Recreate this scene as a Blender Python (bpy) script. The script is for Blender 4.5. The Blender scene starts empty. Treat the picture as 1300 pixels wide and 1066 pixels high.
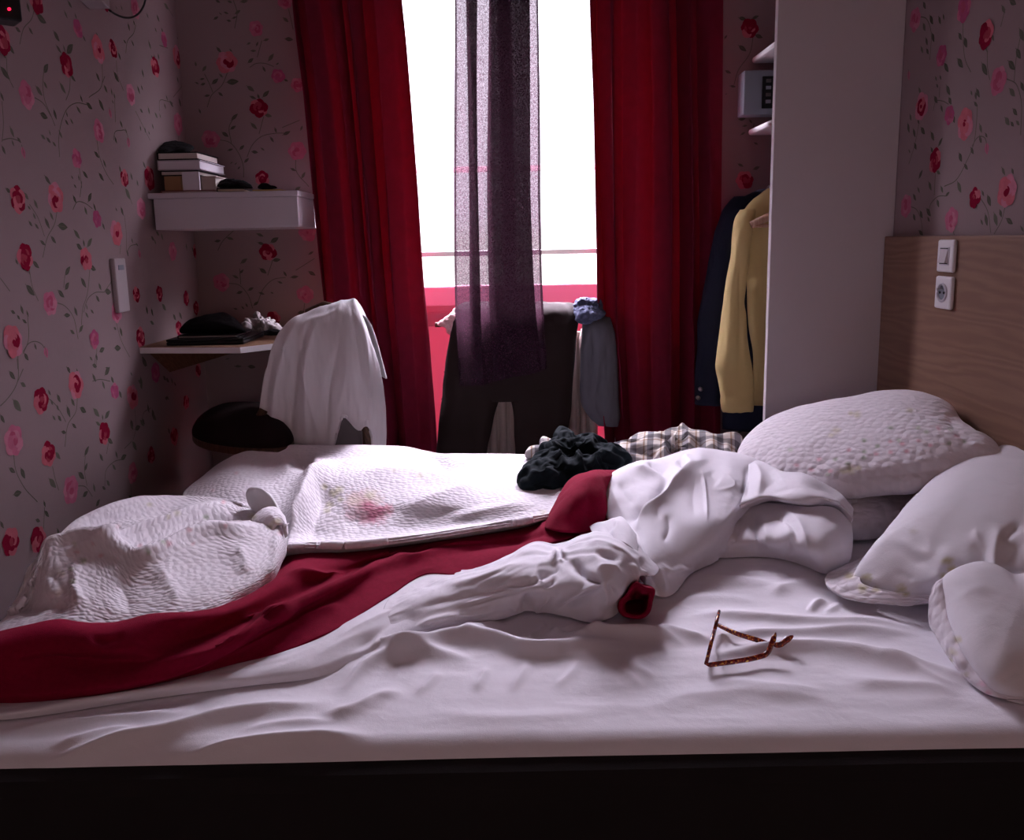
import bpy, bmesh, math, random
import numpy as np
from mathutils import Vector
random.seed(7); rng = np.random.default_rng(7)
SC = bpy.context.scene; COL = SC.collection
# ------------------------------------------------------------------ camera model
f = 1065.0; TH = math.atan(183/1065); ROLL = .0204
XL, XR, D, ZB = -1.20, 1.185, 3.25, .46
CAM = np.array([0, 0, 1.2])
_R0 = np.array([1, 0, 0.]); _U0 = np.array([0, math.sin(TH), math.cos(TH)]); FW = np.array([0, math.cos(TH), -math.sin(TH)])
RT = math.cos(ROLL)*_R0 - math.sin(ROLL)*_U0; UP = math.sin(ROLL)*_R0 + math.cos(ROLL)*_U0
def ray(px, py): return RT*(px-650) + UP*(488-py) + FW*f
def PX(px, py, X): v = ray(px, py); return CAM + v*((X-CAM[0])/v[0])
def PY(px, py, Y): v = ray(px, py); return CAM + v*((Y-CAM[1])/v[1])
def PZ(px, py, Z): v = ray(px, py); return CAM + v*((Z-CAM[2])/v[2])
def PH(px, py, h): return PZ(px, py, ZB+h)
def proj(V):
    d = np.asarray(V) - CAM; z = d@FW; z = np.where(z < 1e-3, 1e-3, z)
    return 650 + f*(d@RT)/z, 488 - f*(d@UP)/z
def plane3(a, b, c):
    a, b, c = map(np.asarray, (a, b, c)); n = np.cross(b-a, c-a); n = n/np.linalg.norm(n)
    if n@(a-CAM) > 0: n = -n
    return a, n
def PP(px, py, pl): v = ray(px, py); return CAM + v*(((pl[0]-CAM)@pl[1])/(v@pl[1]))

# ------------------------------------------------------------------ numeric helpers
_T = rng.random((32, 32, 32))*2-1
def vnoise(P):
    P = np.asarray(P, float); i = np.floor(P).astype(int); t = P-i; t = t*t*(3-2*t); i &= 31; j = (i+1) & 31
    r = 0
    for a in (0, 1):
        for b in (0, 1):
            for c in (0, 1):
                w = (t[..., 0] if a else 1-t[..., 0])*(t[..., 1] if b else 1-t[..., 1])*(t[..., 2] if c else 1-t[..., 2])
                r = r + w*_T[(j if a else i)[..., 0], (j if b else i)[..., 1], (j if c else i)[..., 2]]
    return r
def fbm(P, o=4):
    P = np.asarray(P, float); r = 0; a = 1
    for k in range(o): r = r + a*vnoise(P*2**k + 7.3*k); a *= .5
    return r
def herm(K, P, t):
    K = np.asarray(K, float); P = np.asarray(P, float); n = len(K)
    if n == 1: return np.repeat(P, len(t), 0)
    d = (P[1:]-P[:-1])/np.maximum(K[1:]-K[:-1], 1e-9)[:, None]
    m = np.empty_like(P); m[0] = d[0]; m[-1] = d[-1]
    if n > 2:
        h = K[1:]-K[:-1]; w = (h[1:]/(h[1:]+h[:-1]))[:, None]; m[1:-1] = d[:-1]*w + d[1:]*(1-w)
    i = np.clip(np.searchsorted(K, t, 'right')-1, 0, n-2); h = (K[i+1]-K[i]); s = ((t-K[i])/h)
    s = np.clip(s, 0, 1); s2 = s*s; s3 = s2*s; h = h[:, None]; s, s2, s3 = s[:, None], s2[:, None], s3[:, None]
    return (2*s3-3*s2+1)*P[i] + (s3-2*s2+s)*h*m[i] + (-2*s3+3*s2)*P[i+1] + (s3-s2)*h*m[i+1]
def chord(P):
    P = np.asarray(P, float); return np.concatenate([[0], np.cumsum(np.maximum(np.linalg.norm(P[1:]-P[:-1], axis=1), 1e-6))])
def interp(tab, y): tab = np.asarray(tab, float); return np.interp(y, tab[:, 0], tab[:, 1])
class G:
    """a grid of points: V (nv,nu,3); closed = wraps around in u"""
    def __init__(s, V, closed=False): s.V = np.asarray(V, float); s.closed = closed; s.pl = None
    def normals(s):
        V = s.V
        du = (np.roll(V, -1, 1)-np.roll(V, 1, 1)) if s.closed else np.gradient(V, axis=1)
        dv = np.gradient(V, axis=0); n = np.cross(du, dv); l = np.linalg.norm(n, axis=2, keepdims=True)
        return n/np.maximum(l, 1e-12)
    def uv(s):
        V = s.V
        if s.pl is not None:
            e1 = np.cross(s.pl[1], [0, .2, 1]); e1 /= np.linalg.norm(e1); e2 = np.cross(s.pl[1], e1); return np.stack([V@e1, V@e2], 2)
        a = np.zeros(V.shape[:2]); a[:, 1:] = np.cumsum(np.linalg.norm(V[:, 1:]-V[:, :-1], axis=2), 1); a = a - a.mean(1, keepdims=True)
        b = np.zeros(V.shape[:2]); b[1:] = np.cumsum(np.linalg.norm(V[1:]-V[:-1], axis=2), 0)
        return np.stack([a, b*0 + b.mean(1, keepdims=True)], 2)
    def push(s, amount, N=None):
        N = s.normals() if N is None else N
        if N.ndim == 1: N = np.broadcast_to(N, s.V.shape)
        s.V = s.V + N*np.asarray(amount)[..., None]; return s
    def strokes(s, L, N=None, W=1.45, A=.9, pw=1.25, taper=.3):
        """sculpt: L = [(points in photo pixels, width above, width below, height m)]"""
        N = s.normals() if N is None else np.broadcast_to(np.asarray(N, float), s.V.shape)
        x, y = proj(s.V); tot = np.zeros(x.shape)
        for pts, wu, wd, amp in L:
            p = np.asarray(pts, float); k = chord(p); q = herm(k, p, np.linspace(0, k[-1], max(8, int(k[-1]/5))))
            wm = max(wu, wd)*W*3.2; sel = (x > q[:, 0].min()-wm) & (x < q[:, 0].max()+wm) & (y > q[:, 1].min()-wm) & (y < q[:, 1].max()+wm)
            if not sel.any(): continue
            xx, yy = x[sel], y[sel]; best = np.full(xx.shape, 1e9); bt = np.zeros(xx.shape); below = np.zeros(xx.shape, bool); n = len(q)
            for i in range(n-1):
                a, b = q[i], q[i+1]; ab = b-a; t = np.clip(((xx-a[0])*ab[0]+(yy-a[1])*ab[1])/max(ab@ab, 1e-9), 0, 1)
                dx = xx-a[0]-t*ab[0]; dy = yy-a[1]-t*ab[1]; d2 = dx*dx+dy*dy; m = d2 < best
                best = np.where(m, d2, best); bt = np.where(m, (i+t)/(n-1), bt)
                cr = (ab[0]*dy-ab[1]*dx); below = np.where(m, cr > 0, below)
            w = np.where(below, wd, wu)*W; tp = np.clip(np.minimum(bt, 1-bt)/taper, 0, 1); tp = tp*tp*(3-2*tp)
            tot[sel] += amp*A*np.exp(-((best+.5)/(w*w))**(pw/2))*tp
        s.V = s.V + N*tot[..., None]; return s
    def orient(s, toward=CAM):
        n = s.normals(); c = ((toward-s.V)*n).sum(2)
        if np.median(c) < 0: s.V = s.V[:, ::-1]
        return s
def crumple(g, gu=.06, gv=.06, lam=.05, amp=.004, it=120, tether=.03, bend=.12, seed=0, pin=0, mask=None, aniso=(1, 1, 1)):
    """let the cloth be a little too large for its shape so that it buckles into creases (position based relaxation)"""
    V0 = g.V.copy(); Nn = g.normals(); nv, nu = V0.shape[:2]; cl = g.closed
    m = np.ones((nv, nu)) if mask is None else mask
    if pin: r = np.minimum(np.arange(nv), np.arange(nv)[::-1]); m = m*np.clip(r/pin, 0, 1)[:, None]
    if pin and not cl: r = np.minimum(np.arange(nu), np.arange(nu)[::-1]); m = m*np.clip(r/pin, 0, 1)[None, :]
    q = V0*np.array(aniso)/lam + seed*3.7
    V = V0 + Nn*(amp*(vnoise(q)+.5*vnoise(q*2.1+9)))[..., None]*m[..., None]
    pad = 'wrap' if cl else None
    def nxt(A): return np.roll(A, -1, 1) if cl else A[:, 1:]
    def cur(A): return A if cl else A[:, :-1]
    Lu = np.linalg.norm(nxt(V0)-cur(V0), axis=2)*(1+gu*(np.minimum(cur(m), nxt(m)))); Lv = np.linalg.norm(V0[1:]-V0[:-1], axis=2)*(1+gv*np.minimum(m[1:], m[:-1]))
    D1, D2 = nxt(V0)[1:]-cur(V0)[:-1], cur(V0)[1:]-nxt(V0)[:-1]; gd = 1+.5*(gu+gv)*cur(m)[1:]
    Ld1, Ld2 = np.linalg.norm(D1, axis=2)*gd, np.linalg.norm(D2, axis=2)*gd
    def fix(d, L, k): l = np.linalg.norm(d, axis=2); return d*(k*(l-L)/np.maximum(l, 1e-9))[..., None]
    for i in range(it):
        dV = np.zeros_like(V)
        e = fix(nxt(V)-cur(V), Lu, .25)
        if cl: dV += e; dV -= np.roll(e, 1, 1)
        else: dV[:, :-1] += e; dV[:, 1:] -= e
        e = fix(V[1:]-V[:-1], Lv, .25); dV[:-1] += e; dV[1:] -= e
        e = fix(nxt(V)[1:]-cur(V)[:-1], Ld1, .1)
        if cl: dV[:-1] += e; dV[1:] -= np.roll(e, 1, 1)
        else: dV[:-1, :-1] += e; dV[1:, 1:] -= e
        e = fix(cur(V)[1:]-nxt(V)[:-1], Ld2, .1)
        if cl: dV[:-1] += np.roll(e, 1, 1); dV[1:] -= e
        else: dV[:-1, 1:] += e; dV[1:, :-1] -= e
        V = V + dV
        if bend:
            P = V.copy(); P[1:-1] = .5*(V[2:]+V[:-2]); Q = V.copy()
            if cl: Q = .5*(np.roll(V, 1, 1)+np.roll(V, -1, 1))
            else: Q[:, 1:-1] = .5*(V[:, 2:]+V[:, :-2])
            V = V + bend*(.5*(P+Q)-V)
        V = V + (V0-V)*(tether + (1-tether)*(1-m))[..., None]
    g.V = V; return g
def crumple2(g, k, *a, fine=None, **kw):
    """the same on every k-th point, so that the buckles are long folds, then carried back to the fine cloth"""
    nv, nu = g.V.shape[:2]; iv = np.unique(np.r_[np.arange(0, nv, k), nv-1])
    iu = np.arange(0, nu, k) if g.closed else np.unique(np.r_[np.arange(0, nu, k), nu-1])
    c = G(g.V[np.ix_(iv, iu)], g.closed); B = c.V.copy(); crumple(c, *a, **kw); Dp = c.V-B
    if g.closed: Dp = np.concatenate([Dp, Dp[:, :1]], 1); iu = np.r_[iu, nu]
    Dv = herm(iv, Dp.reshape(len(iv), -1), np.arange(nv)).reshape(nv, len(iu), 3)
    Du = herm(iu, Dv.transpose(1, 0, 2).reshape(len(iu), -1), np.arange(nu)).reshape(nu, nv, 3).transpose(1, 0, 2)
    g.V = g.V+Du
    if fine: crumple(g, *fine)
    return g
def loft(rows, nu=120, nv=80, by='x', fn=PH, backs=0, bdy=.06, bdz=-.12):
    R = []
    for r in rows:
        a = np.asarray(r, float); P = np.array([fn(*q) for q in r])
        if by == 'x': k = a[:, 0]; k = np.maximum.accumulate(k + np.arange(len(k))*1e-6); k = (k-k[0])/(k[-1]-k[0])
        else: k = chord(P); k = k/k[-1]
        R.append(herm(k, P, np.linspace(0, 1, nu)))
    if backs: R.insert(0, R[0] + np.array([0, bdy, bdz]))
    R = np.array(R); K = np.linspace(0, 1, len(R))
    m = np.linalg.norm(R[1:]-R[:-1], axis=2).mean(1); K = np.concatenate([[0], np.cumsum(np.maximum(m, 1e-4)**.6)]); K /= K[-1]
    V = herm(K, R.reshape(len(R), -1), np.linspace(0, 1, nv)).reshape(nv, nu, 3)
    return G(V).orient()
def smooth_closed(pts, n):
    p = np.asarray(pts, float); q = np.concatenate([p[-2:], p, p[:3]]); k = chord(q); a, b = k[2], k[2+len(p)]
    return herm(k, q, np.linspace(a, b, n, endpoint=False))
def puff(outline, pl, T, n=160, m=44, pw=2.4, q=.5, back=.8, center=None, crisp=False):
    """closed cushion: outline in photo pixels laid on plane pl, blown up by T on both sides; V rows: front centre -> rim -> back centre"""
    o = smooth_closed(outline, n); O = np.array([PP(x, y, pl) for x, y in o])
    c = O.mean(0) if center is None else PP(*center, pl)
    rr = np.sin(np.linspace(0, 1, m)*math.pi/2); rr[0] = .004
    F = [c + (O-c)*r + pl[1]*T*(1-r**pw)**q for r in rr]
    B = [c + (O-c)*r - pl[1]*T*back*(1-r**pw)**q for r in rr[::-1][1:]]
    g = G(np.array(F+B), True); g.nf = m; g.pl = pl
    n0 = g.normals()[m//3]
    if (n0@pl[1]).mean() < 0: g.V = g.V[:, ::-1]
    return g
def tube(secs, nv=60, n=72, sq=2.0, cap=True):
    """hanging closed sleeve: secs = [(y px, x left px, x right px, depth Y, half thickness m)]"""
    R = []
    for y, xl, xr, Y, t in secs:
        a = PY(xl, y, Y); b = PY(xr, y, Y); c = (a+b)/2; h = (b-a)/2
        R.append([*c, *h, t])
    R = np.array(R); k = chord(R[:, :3]); R = herm(k, R, np.linspace(0, k[-1], nv))
    an = np.linspace(0, 2*math.pi, n, endpoint=False); ca = np.sign(np.cos(an))*abs(np.cos(an))**(2/sq); sa = np.sign(np.sin(an))*abs(np.sin(an))**(2/sq)
    V = R[:, None, :3] + ca[None, :, None]*R[:, None, 3:6] + sa[None, :, None]*R[:, None, 6:7]*np.array([0, 1., 0])
    if cap:
        V = np.concatenate([V[:1].mean(1, keepdims=True)+(V[:1]-V[:1].mean(1, keepdims=True))*.02, V, V[-1:].mean(1, keepdims=True)+(V[-1:]-V[-1:].mean(1, keepdims=True))*.02])
    g = G(V, True)
    n0 = g.normals()[nv//2]; c = V[nv//2].mean(0)
    if ((V[nv//2]-c)*n0).sum(1).mean() < 0: g.V = g.V[:, ::-1]
    return g
def smin_up(V, z): V[..., 2] = np.maximum(V[..., 2], z)

# ------------------------------------------------------------------ objects
def tag(o, label=None, cat=None, group=None, kind=None):
    for k, v in (('label', label), ('category', cat), ('group', group), ('kind', kind)):
        if v: o[k] = v
    return o
def link(o, parent=None):
    COL.objects.link(o)
    if parent is not None: o.parent = parent; o.matrix_parent_inverse = parent.matrix_world.inverted()
    return o
def empty(name, loc=(0, 0, 0), **kw):
    o = bpy.data.objects.new(name, None); o.empty_display_size = .05; o.location = loc; COL.objects.link(o)
    bpy.context.view_layer.update(); return tag(o, **kw)
def mesh(name, V, F, mats, parent=None, smooth=True, mi=None, uv=None, col=None):
    me = bpy.data.meshes.new(name); me.from_pydata([tuple(v) for v in V], [], [tuple(q) for q in F])
    for m in (mats if isinstance(mats, (list, tuple)) else [mats]): me.materials.append(m)
    if smooth: me.polygons.foreach_set('use_smooth', [True]*len(me.polygons))
    if mi is not None: me.polygons.foreach_set('material_index', mi)
    li = np.empty(len(me.loops), int); me.loops.foreach_get('vertex_index', li)
    if uv is not None:
        l = me.uv_layers.new(name='UVMap'); l.data.foreach_set('uv', np.asarray(uv, float)[li].ravel())
    if col is not None:
        c = me.color_attributes.new('tint', 'FLOAT_COLOR', 'POINT'); c.data.foreach_set('color', np.asarray(col, float).ravel())
    me.update(); o = bpy.data.objects.new(name, me); link(o, parent); return o
def gridobj(name, grids, mats, parent=None, thick=0, colfn=None, mis=None, off=-1):
    Vs, Fs, UVs, MI = [], [], [], []; b = 0
    for gi, g in enumerate(grids if isinstance(grids, list) else [grids]):
        nv, nu = g.V.shape[:2]; Vs.append(g.V.reshape(-1, 3)); UVs.append(g.uv().reshape(-1, 2))
        id_ = np.arange(nv*nu).reshape(nv, nu) + b
        nx = np.roll(id_, -1, 1) if g.closed else None
        A = id_[:-1] if g.closed else id_[:-1, :-1]; Bq = nx[:-1] if g.closed else id_[:-1, 1:]
        Cq = nx[1:] if g.closed else id_[1:, 1:]; Dq = id_[1:] if g.closed else id_[1:, :-1]
        q = np.stack([A.ravel(), Bq.ravel(), Cq.ravel(), Dq.ravel()], 1); Fs.append(q); MI += [mis[gi] if mis else 0]*len(q); b += nv*nu
    V = np.concatenate(Vs); F = np.concatenate(Fs)
    o = mesh(name, V, F, mats, parent, mi=MI, uv=np.concatenate(UVs), col=colfn(V) if colfn else None)
    if thick:
        m = o.modifiers.new('thickness', 'SOLIDIFY'); m.thickness = thick; m.offset = off
    return o
class MB:
    """collects bevelled boxes, prisms, tubes and lathes into one mesh"""
    def __init__(s): s.bm = bmesh.new()
    def box(s, x0, y0, z0, x1, y1, z1, bev=.003):
        t = bmesh.new(); bmesh.ops.create_cube(t, size=1)
        for v in t.verts: v.co = Vector(((x0+x1)/2+v.co.x*(x1-x0), (y0+y1)/2+v.co.y*(y1-y0), (z0+z1)/2+v.co.z*(z1-z0)))
        if bev: bmesh.ops.bevel(t, geom=t.edges[:], offset=min(bev, .45*min(abs(x1-x0), abs(y1-y0), abs(z1-z0))), segments=2, affect='EDGES', profile=.5)
        s.add(t); return s
    def prism(s, pts, d, bev=.002):
        t = bmesh.new(); a = [t.verts.new(p) for p in pts]; fc = t.faces.new(a)
        r = bmesh.ops.extrude_face_region(t, geom=[fc])
        for v in [e for e in r['geom'] if isinstance(e, bmesh.types.BMVert)]: v.co += Vector(d)
        bmesh.ops.recalc_face_normals(t, faces=t.faces[:])
        if bev: bmesh.ops.bevel(t, geom=t.edges[:], offset=bev, segments=2, affect='EDGES', profile=.5)
        s.add(t); return s
    def pipe(s, pts, r, n=10, ry=None, closed=False):
        p = np.array([np.asarray(q, float) for q in pts]); rs = np.full(len(p), r, float) if np.isscalar(r) else np.asarray(r, float)
        t = bmesh.new(); rings = []; up = np.array([0, 0, 1.]); N = len(p)
        for i in range(N):
            d = (p[(i+1) % N]-p[i-1]) if closed else p[min(i+1, N-1)]-p[max(i-1, 0)]
            d = d/max(np.linalg.norm(d), 1e-9)
            a = np.cross(d, up); a = np.array([1, 0, 0.]) if np.linalg.norm(a) < 1e-4 else a/np.linalg.norm(a); b = np.cross(a, d)
            k = (ry or 1)
            rings.append([t.verts.new(tuple(p[i]+rs[i]*(a*math.cos(w)+k*b*math.sin(w)))) for w in np.linspace(0, 2*math.pi, n, endpoint=False)])
        for i in range(N if closed else N-1):
            A, Bq = rings[i], rings[(i+1) % N]
            for j in range(n): t.faces.new((A[j], A[(j+1) % n], Bq[(j+1) % n], Bq[j]))
        if not closed: t.faces.new(rings[0][::-1]); t.faces.new(rings[-1])
        bmesh.ops.recalc_face_normals(t, faces=t.faces[:]); s.add(t); return s
    def add(s, t):
        me = bpy.data.meshes.new('t'); t.to_mesh(me); t.free(); s.bm.from_mesh(me); bpy.data.meshes.remove(me)
    def rot(s, ang, o, axis='Z'):
        from mathutils import Matrix
        bmesh.ops.rotate(s.bm, verts=s.bm.verts[:], cent=o, matrix=Matrix.Rotation(ang, 3, axis)); return s
    def build(s, name, m, parent=None, smooth=False):
        me = bpy.data.meshes.new(name); s.bm.to_mesh(me); s.bm.free(); me.materials.append(m)
        if smooth: me.polygons.foreach_set('use_smooth', [True]*len(me.polygons))
        o = bpy.data.objects.new(name, me); link(o, parent)
        return o

# ------------------------------------------------------------------ materials
def nt(name):
    m = bpy.data.materials.new(name); m.use_nodes = True; n = m.node_tree.nodes; n.clear(); return m, n, m.node_tree.links
def N(n, t, **k):
    x = n.new(t)
    for a, b in k.items():
        if a.startswith('i_'): x.inputs[a[2:].replace('_', ' ')].default_value = b
        else: setattr(x, a, b)
    return x
def mat(name, c, rough=.7, metal=0, var=.08, vs=6, bump=0, bs=200, sheen=0, spec=.3, coord='Object', attr=None, extra=None, trans=0, stretch=(1, 1, 1), tcol=None, crinkle=None):
    """principled with soft noise in the colour and a fine bump; attr multiplies a vertex colour"""
    m, n, l = nt(name); out = N(n, 'ShaderNodeOutputMaterial'); p = N(n, 'ShaderNodeBsdfPrincipled')
    p.inputs['Roughness'].default_value = rough; p.inputs['Metallic'].default_value = metal; p.inputs['Specular IOR Level'].default_value = spec
    if sheen: p.inputs['Sheen Weight'].default_value = sheen; p.inputs['Sheen Roughness'].default_value = .5; p.inputs['Sheen Tint'].default_value = (*c, 1)
    tc = N(n, 'ShaderNodeTexCoord'); mp = N(n, 'ShaderNodeMapping'); mp.inputs['Scale'].default_value = stretch; l.new(tc.outputs[coord], mp.inputs[0])
    nz = N(n, 'ShaderNodeTexNoise'); nz.inputs['Scale'].default_value = vs; nz.inputs['Detail'].default_value = 5; l.new(mp.outputs[0], nz.inputs['Vector'])
    mx = N(n, 'ShaderNodeMix', data_type='RGBA'); mx.inputs[6].default_value = (*[v*(1-var) for v in c], 1); mx.inputs[7].default_value = (*[min(1, v*(1+var)) for v in c], 1)
    l.new(nz.outputs['Fac'], mx.inputs[0]); colr = mx.outputs[2]
    if attr:
        at = N(n, 'ShaderNodeAttribute', attribute_name=attr); mu = N(n, 'ShaderNodeMix', data_type='RGBA', blend_type='MULTIPLY'); mu.inputs[0].default_value = 1
        l.new(colr, mu.inputs[6]); l.new(at.outputs['Color'], mu.inputs[7]); colr = mu.outputs[2]
    if extra: colr = extra(n, l, tc, colr)
    l.new(colr, p.inputs['Base Color'])
    if bump:
        b = N(n, 'ShaderNodeBump'); b.inputs['Strength'].default_value = 1; b.inputs['Distance'].default_value = bump
        z = N(n, 'ShaderNodeTexNoise'); z.inputs['Scale'].default_value = bs; z.inputs['Detail'].default_value = 3; l.new(mp.outputs[0], z.inputs['Vector'])
        l.new(z.outputs['Fac'], b.inputs['Height']); l.new(b.outputs[0], p.inputs['Normal']); m['bump'] = b.name
    if crinkle:
        z = N(n, 'ShaderNodeTexNoise'); z.inputs['Scale'].default_value = crinkle[0]; z.inputs['Detail'].default_value = 5; z.inputs['Distortion'].default_value = .2; l.new(tc.outputs['Object'], z.inputs['Vector'])
        q = N(n, 'ShaderNodeMath', operation='SUBTRACT'); q.inputs[1].default_value = .5; l.new(z.outputs['Fac'], q.inputs[0]); q2 = N(n, 'ShaderNodeMath', operation='ABSOLUTE'); l.new(q.outputs[0], q2.inputs[0])
        c2 = N(n, 'ShaderNodeBump', invert=True); c2.inputs['Distance'].default_value = crinkle[1]; l.new(q2.outputs[0], c2.inputs['Height'])
        if bump: l.new(b.outputs[0], c2.inputs['Normal'])
        l.new(c2.outputs[0], p.inputs['Normal'])
    sh = p.outputs[0]
    if trans:
        tr = N(n, 'ShaderNodeBsdfTranslucent'); tr.inputs[0].default_value = (*(tcol or c), 1); ms = N(n, 'ShaderNodeMixShader'); ms.inputs[0].default_value = trans
        l.new(sh, ms.inputs[1]); l.new(tr.outputs[0], ms.inputs[2]); sh = ms.outputs[0]
    l.new(sh, out.inputs[0]); return m
def quilted(name, c, attr='tint', cell=78, depth=.0026):
    m = mat(name, c, .9, var=.03, attr=attr, sheen=.15, coord='UV', vs=20)
    n, l = m.node_tree.nodes, m.node_tree.links; p = [x for x in n if x.type == 'BSDF_PRINCIPLED'][0]; tc = [x for x in n if x.type == 'TEX_COORD'][0]
    nz = N(n, 'ShaderNodeTexNoise'); nz.inputs['Scale'].default_value = 30; l.new(tc.outputs['UV'], nz.inputs['Vector'])
    mx = N(n, 'ShaderNodeMix', data_type='VECTOR'); mx.inputs[0].default_value = .012; l.new(tc.outputs['UV'], mx.inputs[4]); l.new(nz.outputs['Color'], mx.inputs[5])
    mp = N(n, 'ShaderNodeMapping'); mp.inputs['Scale'].default_value = (.85, 1.15, 1); l.new(mx.outputs[1], mp.inputs[0])
    vo = N(n, 'ShaderNodeTexVoronoi', feature='SMOOTH_F1', voronoi_dimensions='2D'); vo.inputs['Scale'].default_value = cell; vo.inputs['Smoothness'].default_value = .35; vo.inputs['Randomness'].default_value = .7
    l.new(mp.outputs[0], vo.inputs['Vector'])
    b = N(n, 'ShaderNodeBump', invert=True); b.inputs['Distance'].default_value = depth; l.new(vo.outputs['Distance'], b.inputs['Height']); l.new(b.outputs[0], p.inputs['Normal'])
    return m
def wood(name, c1, c2, axis=(1, 1, 1), scale=3, rough=.5, wd=9):
    m, n, l = nt(name); out = N(n, 'ShaderNodeOutputMaterial'); p = N(n, 'ShaderNodeBsdfPrincipled'); p.inputs['Roughness'].default_value = rough; p.inputs['Specular IOR Level'].default_value = .3
    tc = N(n, 'ShaderNodeTexCoord'); mp = N(n, 'ShaderNodeMapping'); mp.inputs['Scale'].default_value = axis; l.new(tc.outputs['Object'], mp.inputs[0])
    a = N(n, 'ShaderNodeTexNoise'); a.inputs['Scale'].default_value = scale; a.inputs['Detail'].default_value = 8; a.inputs['Distortion'].default_value = 1.2; l.new(mp.outputs[0], a.inputs['Vector'])
    w = N(n, 'ShaderNodeTexWave', bands_direction='Z'); w.inputs['Scale'].default_value = scale*1.1; w.inputs['Distortion'].default_value = wd*4; w.inputs['Detail'].default_value = 4; w.inputs['Detail Scale'].default_value = .8; l.new(mp.outputs[0], w.inputs['Vector'])
    mm = N(n, 'ShaderNodeMath', operation='MULTIPLY'); l.new(a.outputs['Fac'], mm.inputs[0]); l.new(w.outputs['Fac'], mm.inputs[1])
    r = N(n, 'ShaderNodeValToRGB'); r.color_ramp.elements[0].color = (*c1, 1); r.color_ramp.elements[1].color = (*c2, 1); r.color_ramp.elements[1].position = .7; l.new(mm.outputs[0], r.inputs[0])
    l.new(r.outputs[0], p.inputs['Base Color']); b = N(n, 'ShaderNodeBump'); b.inputs['Distance'].default_value = .0006; l.new(mm.outputs[0], b.inputs['Height']); l.new(b.outputs[0], p.inputs['Normal'])
    l.new(p.outputs[0], out.inputs[0]); return m
M = {}
M['paper'] = mat('wallpaper ground', (.255, .186, .190), .85, var=.05, vs=3, bump=.0004, bs=400, stretch=(1, 1, .08))
for k, c in dict(leaf=(.07, .075, .05), leafl=(.105, .11, .075), stem=(.11, .095, .075), red=(.43, .055, .09), reddk=(.30, .025, .05), redlt=(.46, .11, .14), pink=(.42, .11, .18), pinkdk=(.36, .055, .12), pinklt=(.45, .16, .22), mag=(.35, .06, .15)).items():
    M[k] = mat('wallpaper print '+k, c, .85, var=.25, vs=60)
M['white'] = mat('white paint', (.74, .72, .74), .5, var=.03, bump=.0002, bs=300)
M['panel'] = mat('panel laminate', (.56, .51, .53), .55, var=.02)
M['ceil'] = mat('ceiling paint', (.68, .62, .63), .9, var=.03)
M['floor'] = wood('floor boards', (.26, .19, .15), (.42, .33, .27), (1, 8, 1), 3)
M['head'] = wood('headboard veneer', (.185, .098, .066), (.225, .128, .086), (1, .5, 3.6), 3.0, .5, 5)
M['deskwood'] = wood('desk laminate', (.22, .12, .07), (.34, .20, .12), (1.5, 6, 1), 3)
M['bracket'] = wood('bracket wood', (.12, .05, .022), (.2, .09, .045), (5, 1, 1), 4)
M['chairwood'] = wood('chair wood', (.045, .018, .010), (.09, .04, .02), (4, 4, 1), 5)
M['black'] = mat('black plastic', (.008, .008, .009), .5, var=.1)
M['blackcloth'] = mat('black cloth', (.008, .007, .008), .95, bump=.0006, bs=500, spec=.1)
M['cushion'] = mat('dark brown seat cloth', (.012, .006, .006), .95, bump=.0006, bs=500, spec=.1)
M['sheet'] = mat('white cotton sheet', (.76, .74, .79), .85, var=.02, bump=.00025, bs=900, sheen=.1, crinkle=(16, .0025))
M['quilt'] = quilted('white quilted cotton', (.78, .75, .79))
M['quiltback'] = mat('quilt lining', (.66, .65, .66), .9, var=.03, bump=.0003, bs=700)
M['sham'] = quilted('quilted pillow cover', (.72, .68, .72), cell=54, depth=.0045)
M['pillow'] = mat('pillow cotton', (.74, .72, .76), .85, var=.02, bump=.0003, bs=700, attr='tint', crinkle=(18, .0025))
M['red'] = mat('red wool blanket', (.215, .003, .026), .95, var=.2, vs=120, bump=.0009, bs=700, sheen=.12, spec=.1)
M['curtain'] = mat('red velvet curtain', (.14, .003, .020), .85, var=.4, vs=28, bump=.0012, bs=60, sheen=.06, trans=.21, tcol=(.33, .002, .042))
M['tee'] = mat('charcoal jersey', (.008, .013, .016), .95, var=.15, bump=.0004, bs=600, sheen=.04, spec=.1)
M['trouser'] = mat('dark brown twill', (.014, .007, .006), .9, var=.15, vs=12, bump=.0004, bs=700, sheen=.1)
M['yellow'] = mat('pale yellow cotton', (.54, .42, .18), .8, var=.05, bump=.0003, bs=600)
M['navy'] = mat('navy wool', (.010, .013, .032), .9, var=.15, bump=.0004, bs=700, sheen=.15)
M['grey'] = mat('grey cotton', (.10, .10, .12), .85, var=.12, bump=.0004, bs=600)
M['blue'] = mat('slate blue cotton', (.07, .08, .14), .85, var=.15, bump=.0004, bs=600)
M['towel'] = mat('white knitted wool', (.74, .72, .74), .95, var=.03, bump=.0008, bs=350, sheen=.2, stretch=(1, 1, 2))
M['radiator'] = mat('cream radiator enamel', (.55, .46, .42), .45, var=.04)
M['steel'] = mat('brushed steel', (.55, .54, .55), .3, metal=1, var=.05)
M['greyfab'] = mat('grey chair fabric', (.11, .09, .09), .9, bump=.0005, bs=500)
M['safe'] = mat('grey metal enamel', (.22, .24, .28), .45, var=.04)
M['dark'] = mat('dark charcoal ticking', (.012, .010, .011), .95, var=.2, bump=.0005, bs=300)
M['shelfwhite'] = mat('shelf white', (.56, .52, .57), .55, var=.03)
M['page'] = mat('book pages', (.50, .44, .41), .85, var=.08, vs=40, stretch=(1, 1, 60))
M['card'] = mat('white card', (.58, .55, .60), .7, var=.02)
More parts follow.
